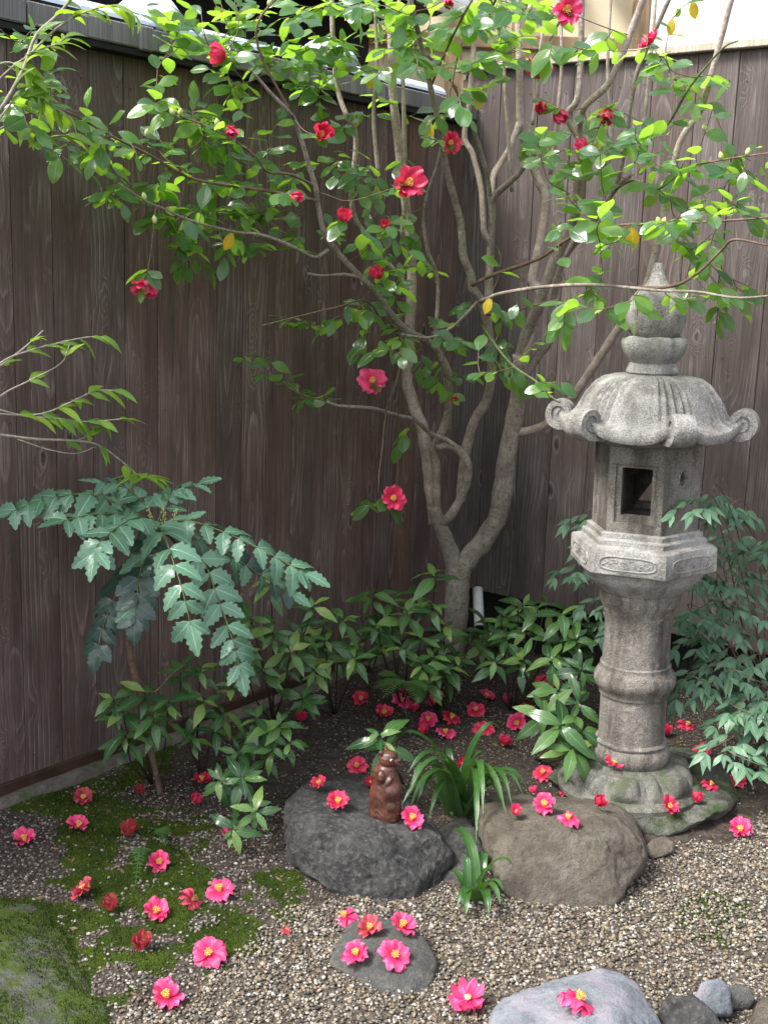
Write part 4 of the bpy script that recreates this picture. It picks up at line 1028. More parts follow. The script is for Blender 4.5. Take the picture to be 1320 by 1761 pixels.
for px, py, rx, ry, nt_ in BL:
    nt_ = int(nt_*1.45+.5)
    for q in range(nt_):
        x = px+rx*rnd.uniform(-1,1); y = py+ry*rnd.uniform(-1,1)
        if x < 60 and px < 100: pass
        yf = fenceY(x, y, .22)
        if x < 620: Y = min(yf, rnd.uniform(3.0, 3.15)+.95*max(0, x-60)/560+rnd.uniform(-.12,.12))
        elif x < 900: Y = min(yf, rnd.uniform(3.65, 4.3)); 
        else: Y = min(yf, rnd.uniform(3.15, 3.75)) if y > 330 else min(yf, rnd.uniform(3.4, 4.0))
        P_ = at(x, y, Y); TG.append((float(np.sqrt(((BRA-np.array(tuple(P_)))**2).sum(1)).min()), len(TG), P_, x))
TG.sort(key=lambda q: q[:2])
for _, _, P_, x in TG: twig_to(P_, rnd.choice((2,3,3,4)), L=(.068 if x < 620 else .072)*(1.1 if P_.z > 2.2 else 1))
for x, y, Y, L in ((685,210,3.9,.065),(695,95,3.9,.075),(832,165,3.9,.062),(1155,45,3.7,.05),(1190,14,3.7,.055),(408,428,3.45,.06),(1075,405,3.6,.075),(1040,262,3.8,.05),(672,168,4.0,.06),(853,525,3.9,.06),(600,170,4,.05)):
    if y < 60 and x > 1100: twig_to(at(x, y-14, Y), 2, .05)
    A_ = at(x, y-10, Y); A_ = Vector(NODES[int(np.argmin(((NODES[:NN]-np.array(tuple(A_)))**2).sum(1)))])
    o = obj('leaf', CAMY[rnd.randrange(2)], TREE.root, leafM(A_, V(rnd.uniform(-.4,.4), -.1, -1), (CAMP-at(x, y, Y)).normalized()+rv(.3), L)); o['label'] = 'yellowed leaf'
# buds
bv, bf = lathe([(.001,0),(.0055,.003),(.0075,.009),(.0065,.016),(.003,.021),(.0005,.023)], 10)
bme = mesh('bud', bv, bf, M['bud'])
for x, y in ((316,155),(382,158),(242,218),(388,272),(252,322),(292,210),(478,28),(955,690),(1255,252),(1210,420),(1108,318),(1170,208),(865,60),(1290,262),(1160,385),(237,372)):
    Y = min(fenceY(x, y, .25), 3.35 if x < 500 else 3.4)
    d = V(rnd.uniform(-.5,.5), rnd.uniform(-.5,0), 1).normalized()
    A_ = at(x, y+8, Y); A_ = Vector(NODES[int(np.argmin(((NODES[:NN]-np.array(tuple(A_)))**2).sum(1)))])
    obj('bud', bme, TREE.root, Matrix.Translation(A_) @ d.to_track_quat('Z', 'Y').to_matrix().to_4x4() @ Matrix.Scale(1.0, 4))
for p, vf in TWIGS[:300]: TREE.wood('twig', vf, M['twig'])
rest = TWIGS[300:]
if rest:
    o = TREE.wood('twigs', join([vf for p, vf in rest]), M['twig']); o['kind'] = 'stuff'
TREE.finish(300)

# ---------------------------------------------------------------- slender branches reaching in from the left
LS = Plant('slender_shrub', 'slender shrub reaching in from the left edge with thin pale twigs and drooping leaves', 'shrub', (-1.33, 2.72, 0))
LL = [leaf_mesh('slender_leaf', M['leaf_olive'], .38, [0,.5,.85,1,.92,.7,.36,0], .35, .5+.2*i, seed=i) for i in range(4)]
base = V(-1.33, 2.72, 0)
def lsb(pts, r0, r1, leaves=0, L=.060, Y0=None):
    P = [at(x, y, Y) for x, y, Y in pts]; v, f = tube(P, r0, r1, 6, 5); LS.wood('branch', (v, f), M['twig_pale'])
    C = catmull(P, 6); n = len(C)
    for k in range(leaves):
        i = int(n*(.35+.62*(k+.5)/max(1, leaves))); i = min(n-2, i); q = C[i]; d = (C[i+1]-C[i]).normalized()
        side = d.cross(V(0,0,1)).normalized()*(1 if k % 2 else -1)
        for w_ in range(2): LS.leaf(LL[rnd.randrange(4)], leafM(q, d*.9+side*(.6 if w_ else -.4)+V(0,0,rnd.uniform(-.30,.20))+rv(.25), V(0,0,1)+(CAMP-q).normalized()*.4+rv(.4), L*1.25*rnd.uniform(.7,1.1)))
v, f = tube([base, V(-1.30,2.74,.5), V(-1.28,2.78,1.0), V(-1.22,2.8,1.5), V(-1.18,2.82,2.1)], .014, .008, 8, 5); LS.wood('stem', (v, f), M['twig_pale'])
YY = 2.9
lsb([(-200,420,2.82),(-60,260,2.85),(0,190,2.9),(40,120,2.9),(62,62,2.92),(100,25,2.92),(130,-10,2.92)], .006, .003, 5)
lsb([(50,95,2.9),(110,40,2.94),(185,10,2.98),(240,25,3.0)], .003, .0015, 7)
lsb([(-100,250,2.85),(0,135,2.9),(60,90,2.92),(100,75,2.95),(118,58,2.98)], .003, .0015, 6)
lsb([(-120,330,2.85),(0,222,2.92),(40,222,2.95),(80,235,3.0),(125,232,3.02)], .003, .0012, 5)
lsb([(-60,160,2.88),(0,110,2.9),(40,120,2.92),(80,175,2.95),(120,200,3.0)], .003, .0012, 7)
lsb([(-60,300,2.85),(10,190,2.9),(50,155,2.92),(90,140,2.96)], .003, .0012, 7)
lsb([(-200,800,2.8),(-80,690,2.84),(0,630,2.9),(40,600,2.92),(75,568,2.94)], .005, .0018, 2, .05)
lsb([(-80,690,2.84),(0,625,2.88),(45,605,2.92),(100,590,2.96),(150,580,3.0),(185,580,3.02)], .003, .0013, 6, .055)
lsb([(-60,740,2.84),(0,682,2.88),(50,655,2.9),(105,625,2.94),(120,592,2.96)], .003, .0013, 2, .055)
lsb([(-60,700,2.84),(0,712,2.88),(70,712,2.92),(125,690,2.95),(165,672,3.0),(205,672,3.02)], .003, .0013, 6, .06)
lsb([(-60,690,2.84),(0,705,2.86),(40,715,2.9),(100,720,2.93),(150,725,2.97),(215,720,3.0)], .003, .0013, 9, .055)
lsb([(-80,740,2.82),(0,748,2.88),(60,755,2.92),(130,758,2.96),(168,765,3.0),(205,790,3.05),(240,820,3.1)], .0045, .002, 3, .06)
lsb([(30,755,2.9),(80,772,2.93),(130,780,2.96),(165,768,2.99)], .002, .0012, 0)
lsb([(130,758,2.96),(150,750,2.98),(165,735,3.0)], .002, .001, 2, .05)
tip = at(246, 822, 3.12)
for k in range(11):                                               # bright whorl at the end of the lowest branch
    a = k*2*PI/11; d = V(math.cos(a), .6*math.sin(a), .30 if k % 2 else .12)
    LS.leaf(LL[k % 4], leafM(tip, d, V(0,0,1), .085*rnd.uniform(.8,1.1)))
LS.finish()

# ---------------------------------------------------------------- mahonia
MB = atz(278, 1362, 0)
MA = Plant('mahonia', 'blue green mahonia with fans of spiny leaflets before the left fence', 'shrub', tuple(MB))
ML = [leaf_mesh('leaflet', M['leaf_mah'], .46+.04*i, [0,.75,1,.98,.9,.72,.45,0], .45, .15+.22*i, teeth=10, tooth=.24, twist=(-.35,.1,.3,0)[i], seed=i) for i in range(4)]
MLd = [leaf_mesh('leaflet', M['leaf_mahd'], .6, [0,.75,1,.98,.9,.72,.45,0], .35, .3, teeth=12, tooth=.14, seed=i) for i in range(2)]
MC = at(268, 903, 3.30)
v, f = tube([MB-V(0,0,.02), at(262,1300,3.38), at(250,1245,3.37), at(238,1180,3.36), at(224,1130,3.35), at(222,1080,3.34), at(240,1000,3.32), MC], .009, .012, 9, 5, .15, knob=.3); MA.wood('stem', (v, f), M['twig'])
v, f = tube([at(240,1182,3.36), at(265,1190,3.36), at(290,1165,3.38), at(318,1140,3.4)], .003, .0015, 6, 4); MA.wood('side_shoot', (v, f), M['twig_green'])
def frond(pts, n, L, meshes, s0=.25, upv=(0,0,1), fl=0):
    P = [at(x, y, Y) for x, y, Y in pts]; v, f = tube(P, .0026, .0012, 6, 6); fr = MA.wood('frond', (v, f), M['twig_green'])
    C = catmull(P, 8); m = len(C)-1
    up = Vector(upv)
    for k in range(n):
        t = s0+(1-s0)*k/(n-1)*.97; i = min(m-1, int(t*m)); q = C[i]; d = (C[i+1]-C[i]).normalized(); u2 = (up-d*up.dot(d)).normalized(); side = d.cross(u2)
        sz = L*(.80+.30*math.sin(PI*min(1, .25+t*.7)))*rnd.uniform(.93,1.07)
        for s_ in (-1, 1):
            MA.leaf(meshes[rnd.randrange(len(meshes))], leafM(q, side*s_*.85+d*.6-V(0,0,.12)+rv(.24), u2+side*(-s_)*.10+rv(.36), sz*rnd.uniform(.85,1.1)), 'leaflet', fr)
    MA.leaf(meshes[0], leafM(C[-1], (C[-1]-C[-2]).normalized(), (up-(C[-1]-C[-2]).normalized()*up.dot((C[-1]-C[-2]).normalized())), L*1.05), 'leaflet', fr)
CX = (268,903,3.30)
frond([CX,(215,872,3.22),(150,850,3.15),(80,858,3.10),(20,880,3.05)], 10, .080, ML, .12, (0,-.35,1))
frond([CX,(220,885,3.2),(160,885,3.1),(110,895,3.03)], 7, .076, ML, .25, (0,-.5,1))
frond([CX,(240,890,3.2),(205,905,3.08),(170,935,2.98),(165,950,2.96)], 8, .080, ML, .15, (-.2,-1,.9))
frond([CX,(280,915,3.15),(298,965,3.0),(315,1020,2.93),(328,1075,2.9)], 7, .080, ML, .14, (.1,-1,.55))
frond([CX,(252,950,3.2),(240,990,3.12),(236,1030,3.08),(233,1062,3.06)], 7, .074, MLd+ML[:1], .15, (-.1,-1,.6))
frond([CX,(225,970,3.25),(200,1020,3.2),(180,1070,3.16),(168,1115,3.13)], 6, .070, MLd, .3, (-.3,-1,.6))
frond([CX,(320,895,3.28),(385,915,3.25),(450,945,3.22),(505,975,3.2),(525,985,3.2)], 10, .078, ML, .12, (.25,-.5,1))
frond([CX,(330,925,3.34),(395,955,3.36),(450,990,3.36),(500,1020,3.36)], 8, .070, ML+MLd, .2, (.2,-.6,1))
frond([CX,(345,960,3.2),(375,1030,3.12),(400,1100,3.06),(412,1150,3.03)], 8, .074, ML, .25, (.3,-1,.6))
frond([CX,(285,870,3.36),(300,845,3.38),(340,832,3.4)], 5, .070, ML, .3, (0,-.3,1))
frond([CX,(250,868,3.34),(215,838,3.34),(175,830,3.33)], 5, .070, ML, .3, (0,-.3,1))
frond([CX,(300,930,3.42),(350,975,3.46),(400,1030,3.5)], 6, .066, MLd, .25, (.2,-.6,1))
for dx, dy in ((-8,0),(12,-3),(28,2)):                             # short flower spikes
    b = at(268+dx, 902, 3.29); parts = [tube([b, b+V(.01*dx/20, -.01, .05)], .001, .0008, 5, 2)]
    for k in range(16):
        q = b+V(.01*dx/20*k/16, -.01*k/16, .05*k/16)+rv(.006); parts.append(tube([q, q+V(0,0,.004)], .0025, .0012, 5, 1))
    MA.wood('flower_spike', join(parts), M['bud'])
MA.finish()

# ---------------------------------------------------------------- understory shrubs with whorled leaves
SL = [leaf_mesh('shrub_leaf', M['leaf_shrub'], .31+.02*i, [0,.4,.75,1,.98,.78,.42,0], .32, .35+.25*i, teeth=12, tooth=.05, seed=i+3) for i in range(5)]
def shrub(label, base_xy, heads, L=.078, Yadd=0):
    b = atz(*base_xy); b.z = gheight(b.x, b.y)-.01
    pl = Plant('evergreen_shrub', label, 'shrub', tuple(b), 'low evergreen shrubs under the camellia')
    for hd in heads:
        x, y, Y = hd[:3]; sz = hd[3] if len(hd) > 3 else 1.0
        p = at(x, y, Y)
        p.z = max(p.z, .05)
        mid = b*.45+p*.55+V(0,0,-.02)+rv(.02); v, f = tube([b+rv(.012)*.6, mid, p], .0032, .002, 5, 4); pl.wood('stem', (v, f), M['stem_dark'])
        nw = rnd.choice((6,7,8)); ax = ((p-mid).normalized()+V(0,-.15,.5)).normalized()
        x_ = ax.orthogonal().normalized(); y_ = ax.cross(x_); a0 = rnd.uniform(0, 6.3)
        for k in range(nw):
            a = a0+k*2.39996; e = .25+.25*rnd.random()-(.25 if k > 4 else 0)
            d = (x_*math.cos(a)+y_*math.sin(a))+ax*e
            pl.leaf(SL[rnd.randrange(5)], leafM(p-ax*.006*k, d+rv(.18), ax+rv(.38), L*sz*rnd.uniform(.55,1.3)))
        if rnd.random() < .55:                                     # a second tier lower on the stem
            q = mid*.45+p*.55
            for k in range(4):
                a = a0+k*1.6+.4; d = (x_*math.cos(a)+y_*math.sin(a))+ax*rnd.uniform(-.1,.3)
                pl.leaf(SL[rnd.randrange(5)], leafM(q, d, ax+rv(.3), L*sz*rnd.uniform(.7,1.0)))
    pl.finish(); return pl
shrub('low shrub under the mahonia fronds closest to the left fence', (262,1345), [(210,1222,3.30),(250,1190,3.32),(290,1205,3.32),(215,1262,3.28,.9),(195,1200,3.3),(265,1235,3.3,.9)], .080)
shrub('dark leafy shrub just right of the mahonia stem', (345,1330), [(345,1150,3.42),(400,1175,3.42),(350,1205,3.4),(385,1225,3.38),(330,1265,3.4,.8),(310,1150,3.45)], .076)
shrub('shrub with hanging leafy shoots left of the dark rock', (415,1345), [(440,1232,3.32),(485,1240,3.32,1.1),(410,1290,3.25),(415,1335,3.12,.9),(440,1395,3.02,.8),(375,1340,3.15),(470,1285,3.28),(500,1275,3.3),(400,1425,3.0,.8)], .078)
shrub('tall shrub beneath the right-hand mahonia frond', (470,1240), [(465,1000,3.62),(430,1060,3.6),(470,1085,3.6),(500,1120,3.6),(420,1115,3.55),(450,1150,3.6),(540,1040,3.66)], .082)
shrub('broad shrub before the left fence halfway to the trunk', (575,1225), [(590,1060,3.9),(560,1100,3.88),(540,1150,3.8),(610,1130,3.85),(520,1200,3.7),(555,1070,3.95)], .080)
shrub('upright shrub with pale new leaves left of the trunk', (690,1210), [(640,1020,4.1,1.05),(645,1075,4.05),(700,1050,4.05),(690,1110,4.0),(725,1095,4.0),(620,1095,4.1),(670,1035,4.15,.9),(715,1010,4.12,.9)], .085)
shrub('shrub in front of the camellia trunk topped by a pale sprig', (750,1220), [(748,985,4.1,1.1),(742,1035,4.1),(765,1075,4.1),(745,1125,4.0),(725,1140,3.95),(785,1128,4.1),(760,1112,4.2),(808,1090,4.3),(738,1172,3.95),(770,1150,4.05)], .085)
shrub('single shoot with a whorl of large leaves above the figurine', (690,1345), [(652,1262,3.3,1.15)], .085)
shrub('shrub between the trunk and the lantern', (880,1220), [(870,1092,4.0),(925,1045,4.05),(850,1135,3.95),(900,1130,3.95),(905,1075,4.1),(940,1095,4.0),(862,1062,4.3),(890,1040,4.35),(940,1035,4.3),(985,1048,4.2),(1012,1072,4.15)], .088)
shrub('broad leaved shrub against the lantern shaft', (960,1230), [(965,1055,4.0),(990,1100,3.95),(950,1130,3.9),(1000,1150,3.8),(960,1185,3.75),(995,1205,3.7),(935,1225,3.65,1.1)], .092)
shrub('low shoot of pointed leaves left of the lantern base', (920,1300), [(965,1245,3.45,1.15),(985,1285,3.42,1.1),(1000,1255,3.5)], .088)
shrub('small shrub under the left fence behind the others', (640,1150), [(600,1120,4.2),(560,1130,4.1),(660,1090,4.25),(520,1085,4.0)], .080)
shrub('small shrub right behind the camellia trunk', (850,1110), [(830,1110,4.5),(870,1060,4.5),(900,1040,4.5),(850,1090,4.45)], .080)

# ---------------------------------------------------------------- nandina
NL = [leaf_mesh('nandina_leaflet', M['leaf_nan'], .31, [0,.6,.95,1,.82,.55,.27,0], .2, .10+.12*i, seed=i) for i in range(4)]
def nandina(label, base, heads, name='nandina'):
    b = Vector(base); pl = Plant(name, label, 'shrub', tuple(b), 'nandina bushes round the lantern')
    for hd in heads:
        x, y, Y = hd[:3]; dirx = hd[3] if len(hd) > 3 else rnd.choice((-1, 1)); p = at(x, y, Y); p.z = max(p.z, .08)
        top = p+V(-dirx*.10, .05, .03)
        mid = b*.4+top*.6+V(-dirx*.02, .03, .06); v, f = tube([b+V(rnd.uniform(-.05,.05), rnd.uniform(-.03,.03), 0), mid, top, p], .0030, .0012, 5, 5)
        fr = pl.wood('spray_stem', (v, f), M['twig'])
        main = (p-top); main.z -= .02; main.normalize()
        side = main.cross(V(0,0,1)).normalized()
        for j in range(4):
            q = top+(p-top)*(j/3.0); 
            for s_ in ((-1, 1) if j < 3 else (0,)):
                d = (main*.6+side*s_*.8+V(0,0,-.15)+rv(.15)).normalized(); e = q+d*(.045 if s_ else .03)
                for k in range(3 if s_ else 5):
                    aa = (-.75,0,.75)[k] if s_ else (-1.0,-.5,0,.5,1.0)[k]
                    dd = (d*math.cos(aa)+d.cross(V(0,0,1)).normalized()*math.sin(aa))+V(0,0,-.22)+rv(.28)
                    toc = (CAMP-e).normalized()
                    pl.leaf(NL[rnd.randrange(4)], leafM(e, dd, V(0,0,.8)+toc*1.0+rv(.45), .060*rnd.uniform(.7,1.2)), 'leaflet')
    pl.finish(); return pl
nandina('dense blue green nandina filling the right edge beside the lantern', atz(1330, 1290), [
  (1190,858,3.75,-1),(1235,885,3.8),(1290,880,3.8,1),(1170,875,3.3,-1),(1240,925,3.85),(1285,945,3.8),(1215,950,3.9),(1180,1000,3.9,-1),(1235,1000,3.8),(1290,1015,3.75),(1320,940,3.7),
  (1190,1055,3.75,-1),(1240,1065,3.7),(1290,1090,3.65),(1175,1110,3.7,-1),(1225,1130,3.65),(1275,1140,3.6),(1190,1160,3.6,-1),(1240,1185,3.55),(1310,1175,3.5),(1170,1190,3.55,-1),(1320,1060,3.6),(1320,1240,3.4),
  (1215,1085,3.8),(1265,1045,3.9),(1300,990,3.9),(1230,1150,3.8),(1280,1195,3.6)])
nandina('low pale nandina sprays hanging right of the lantern foot', atz(1300, 1330), [(1260,1215,3.45,-1),(1225,1285,3.38,-1),(1240,1240,3.5,-1),(1300,1270,3.4),(1315,1320,3.3),(1290,1215,3.45),(1325,1290,3.4)])
nandina('thin nandina sprays behind the lantern on its left', atz(1060, 1210), [(985,895,4.2,-1),(1000,935,4.2,-1),(965,985,4.15,-1),(1005,985,4.2,-1),(1010,1040,4.1,-1),(1015,1085,4.1,-1)])

# ---------------------------------------------------------------- strap leaved clumps
def strap(P, w, mat, fold=.35):
    C = catmull(P, 5); n = len(C)-1; vs, uv, fs = [], [], []
    for i, p in enumerate(C):
        t = i/n; d = (C[min(i+1, n)]-C[max(i-1, 0)]).normalized(); side = d.cross(V(0,0,1)); side = side.normalized() if side.length > .02 else V(1,0,0)
        up = side.cross(d); ww = w*(.55+.45*math.sin(PI*min(1, t+.25)))*(1 if t < .8 else max(.05, (1-t)/.2))
        for k in (-1, 0, 1): vs.append(p+side*(k*ww/2)+up*(abs(k)*fold*ww/2)); uv.append((.5+k*.5, t))
    for i in range(n):
        for k in range(2): fs.append((i*3+k, i*3+k+1, i*3+k+4, i*3+k+3))
    return mesh('blade', vs, fs, mat, uv)
def clump(label, c, tips, seed, r=.02, w=.014, name='strap_leaf_clump'):
    rr = random.Random(seed); c = Vector(c); pl = thing(name, label, 'plant', tuple(c), 'strap-leaved clumps between the rocks')
    for tp in tips:
        p = Vector(tp); a = c+V(rr.uniform(-r, r), rr.uniform(-r, r), -.01); h = (p-a); hl = h.length
        m1 = a+h*.35+V(0,0,hl*.35); m2 = a+h*.72+V(0,0,hl*.30)
        obj('blade', strap([a, m1, m2, p], w*rr.uniform(.75,1.15), M['blade']), pl)
    return pl
cc = atz(790, 1395, .0)
tips = [at(x, y, Y) for x, y, Y in ((668,1278,3.35),(700,1330,3.2),(705,1352,3.15),(700,1370,3.1),(712,1392,3.05),(700,1400,3.02),(860,1252,3.45),(838,1300,3.4),(905,1352,3.2),(900,1368,3.15),(880,1385,3.1),(893,1340,3.3),(870,1400,3.05),
   (818,1447,2.95),(735,1415,3.05),(845,1330,3.5),(770,1290,3.5),(815,1310,3.5),(720,1310,3.4),(745,1340,3.4),(860,1375,3.2),(880,1360,3.35),(690,1385,3.15),(755,1365,3.5),(830,1400,3.0),(720,1345,3.3),(850,1345,3.4))]
clump('arching strap leaved clump behind and between the two big rocks', cc, tips, 5, .035, .030)
cc = atz(812, 1545, .0)
tips = [at(x, y, Y) for x, y, Y in ((884,1490,2.8),(790,1440,3.0),(775,1435,3.05),(860,1555,2.7),(785,1560,2.75),(800,1475,2.9),(850,1500,2.85),(835,1470,2.95),(800,1575,2.72),(865,1530,2.78),(770,1500,2.9),(840,1575,2.7))]
clump('small strap leaved clump in the gap in front of the two big rocks', cc, tips, 9, .022, .028)

# ---------------------------------------------------------------- ferns
FL = leaf_mesh('pinna', M['fern'], .32, [0,.9,1,.8,.6,.4,.2,0], .2, .2)
def fern(label, c, tips, L=.03):
    pl = Plant('fern', label, 'fern', tuple(c), 'small ferns on the soil')
    for tp in tips:
        a = Vector(c); p = Vector(tp); h = p-a; P = [a, a+h*.5+V(0,0,h.length*.25), p]
        v, f = tube(P, .0012, .0006, 4, 5); fr = pl.wood('frond', (v, f), M['twig_green']); C = catmull(P, 10); m = len(C)-1
        for i in range(3, m):
            d = (C[i+1]-C[i]).normalized(); side = d.cross(V(0,0,1)).normalized(); sz = L*math.sin(PI*(.18+.80*i/m))+.004
            for s_ in (-1, 1): pl.leaf(FL, leafM(C[i], side*s_+d*.35, V(0,0,1)+rv(.1), sz), 'pinna', fr)
    pl.finish()
fern('small fern on the moss left of centre', atz(250,1470), [at(232,1530,2.78),at(240,1500,2.86),at(262,1495,2.95)], .022)
fern('tiny fern on moss right of the wilted flower', atz(270,1440), [at(285,1455,3.0),at(262,1425,3.1),at(290,1435,3.05)], .018)
fern('feathery fern right of the trunk near the drain pipe', at(850,1130,4.3), [at(805,1045,4.3),at(800,1085,4.2),at(830,1110,4.1),at(890,1100,4.1),at(880,1140,4.0),at(812,1125,4.1)], .045)
fern('feathery fern behind the lantern shaft on its left', at(985,1150,4.2), [at(940,1100,4.1),at(1020,1080,4.2),at(1025,1110,4.1),at(955,1130,4.0),at(1015,1140,4.0)], .045)
fern('feathery fern in the shade left of the trunk', at(700,1190,4.0), [at(650,1160,3.95),at(660,1200,3.8),at(640,1185,3.9),at(740,1190,3.85),at(720,1210,3.8)], .045)

# ---------------------------------------------------------------- figurine
fb_ = atz(662, 1408, .145)
TMPB = BVHTree.FromPolygons(BVH_V, BVH_F)
def hit(x, y):
    d = ray(x, y).normalized(); r = TMPB.ray_cast(CAMP, d, 20)
    return (r[0], r[1]) if r[0] is not None else (atz(x, y), V(0,0,1))
fp, fn_ = hit(661, 1403)
def ell(c, s, rot=None, n=2):
    bm = bmesh.new(); bmesh.ops.create_icosphere(bm, subdivisions=n+1, radius=1.0); R = rot or Matrix.Identity(3)
    vs = [R @ V(v.co.x*s[0], v.co.y*s[1], v.co.z*s[2])+Vector(c) for v in bm.verts]; bm.verts.index_update()
    fs = [tuple(v.index for v in f.verts) for f in bm.faces]; bm.free(); return vs, fs
# local: +x = to the right in the picture (snout), -y = towards viewer, z up; about 20 cm tall
B_ = [lathe([(.030,0),(.044,.002),(.046,.02),(.043,.05),(.042,.075),(.038,.10),(.033,.125),(.026,.15),(.012,.165)], 28),
  ell((.016,-.010,.085),(.031,.033,.036)), ell((.012,-.008,.045),(.034,.034,.035)), ell((-.010,.006,.06),(.036,.036,.06)), ell((-.004,0,.125),(.034,.031,.035)),
  ell((.004,-.002,.172),(.026,.025,.024)), ell((.026,-.004,.170),(.014,.012,.010)), ell((.037,-.004,.173),(.006,.006,.005)), ell((.012,-.003,.184),(.019,.019,.012)),
  ell((-.012,-.018,.192),(.006,.005,.008)), ell((-.008,.018,.192),(.006,.005,.008)),
  ell((.010,-.028,.108),(.009,.010,.026), Matrix.Rotation(.5,3,'Y')), ell((.024,-.026,.098),(.012,.008,.009)), ell((-.006,-.030,.128),(.012,.012,.020)),
  ell((.012,.026,.105),(.010,.010,.026)), ell((-.028,.010,.03),(.022,.020,.026)), ell((.022,-.022,.008),(.018,.014,.010)), ell((.022,.018,.008),(.018,.014,.010)), ell((.030,-.006,.163),(.010,.009,.005))]
bvx, bfx = join(B_)
me = mesh('figure', bvx, bfx)
me = modmesh(me, [('REMESH', dict(mode='VOXEL', voxel_size=.0022)), ('SMOOTH', dict(factor=.5, iterations=6))])
n = len(me.vertices); P = np.empty(n*3, np.float32); me.vertices.foreach_get('co', P); P = P.reshape(-1, 3).astype(float)
Nn = np.empty(n*3, np.float32); me.vertex_normals.foreach_get('vector', Nn); Nn = Nn.reshape(-1, 3)
st = .5+.5*np.sin(P[:,2]*330+6*vn3(P, 40, 1)+P[:,0]*80)
P = P+Nn*(.0007*st*np.where(P[:,0] < .01, 1, .2)+.0008*vn3(P, 60, 2))[:,None]; me.vertices.foreach_set('co', P.astype(np.float32).ravel()); me.update()
ceram = SH('brown_ceramic', .42, .5); c = ceram.co(); a = ceram.noise(c, 22, 5, .6); b = ceram.noise(c, 160, 3, .6)
ceram.set('Base Color', ceram.mix(ceram.ramp(b, [(.4, .5), (.6, 0.0)]), ceram.mix(ceram.ramp(a, [(.35, 0.0), (.65, 1.0)]), (.035,.014,.010), (.15,.052,.032)), (.012,.006,.005)))
ceram.bump(b, .25, .002)
me.materials.append(ceram.m); me.polygons.foreach_set('use_smooth', [True]*len(me.polygons))
FIG = thing('animal_figurine', 'small brown ceramic animal figurine standing upright on the dark rock, gazing up right', 'figurine', tuple(fp))
Mf = Matrix.Translation(fp-V(0,0,.004)) @ Matrix.Rotation(-.25, 4, 'Z')
obj('figure', me, FIG, Mf)
eyem = plain('pale_eye', (.45,.36,.28), .3, .1, 50, 0); pup = plain('dark_pupil', (.01,.008,.008), .2, .1, 50, 0)
for s_ in (-1, 1):
    e = obj('eye', mesh('eye', *ell((.018, s_*.0175-.003, .177), (.0042,.0042,.0042)), eyem), FIG, Mf)
    e2 = obj('pupil', mesh('pupil', *ell((.0205, s_*.0205-.003, .178), (.0022,.0022,.0022)), pup)); e2.parent = e
o = obj('nose', mesh('nose', *ell((.042,-.004,.176), (.0035,.0040,.003)), pup), FIG, Mf)
o = obj('mouth', mesh('mouth', *tube([V(.040,-.011,.167), V(.035,-.013,.164), V(.027,-.014,.164)], .0009, .0007, 5, 3), pup), FIG, Mf)

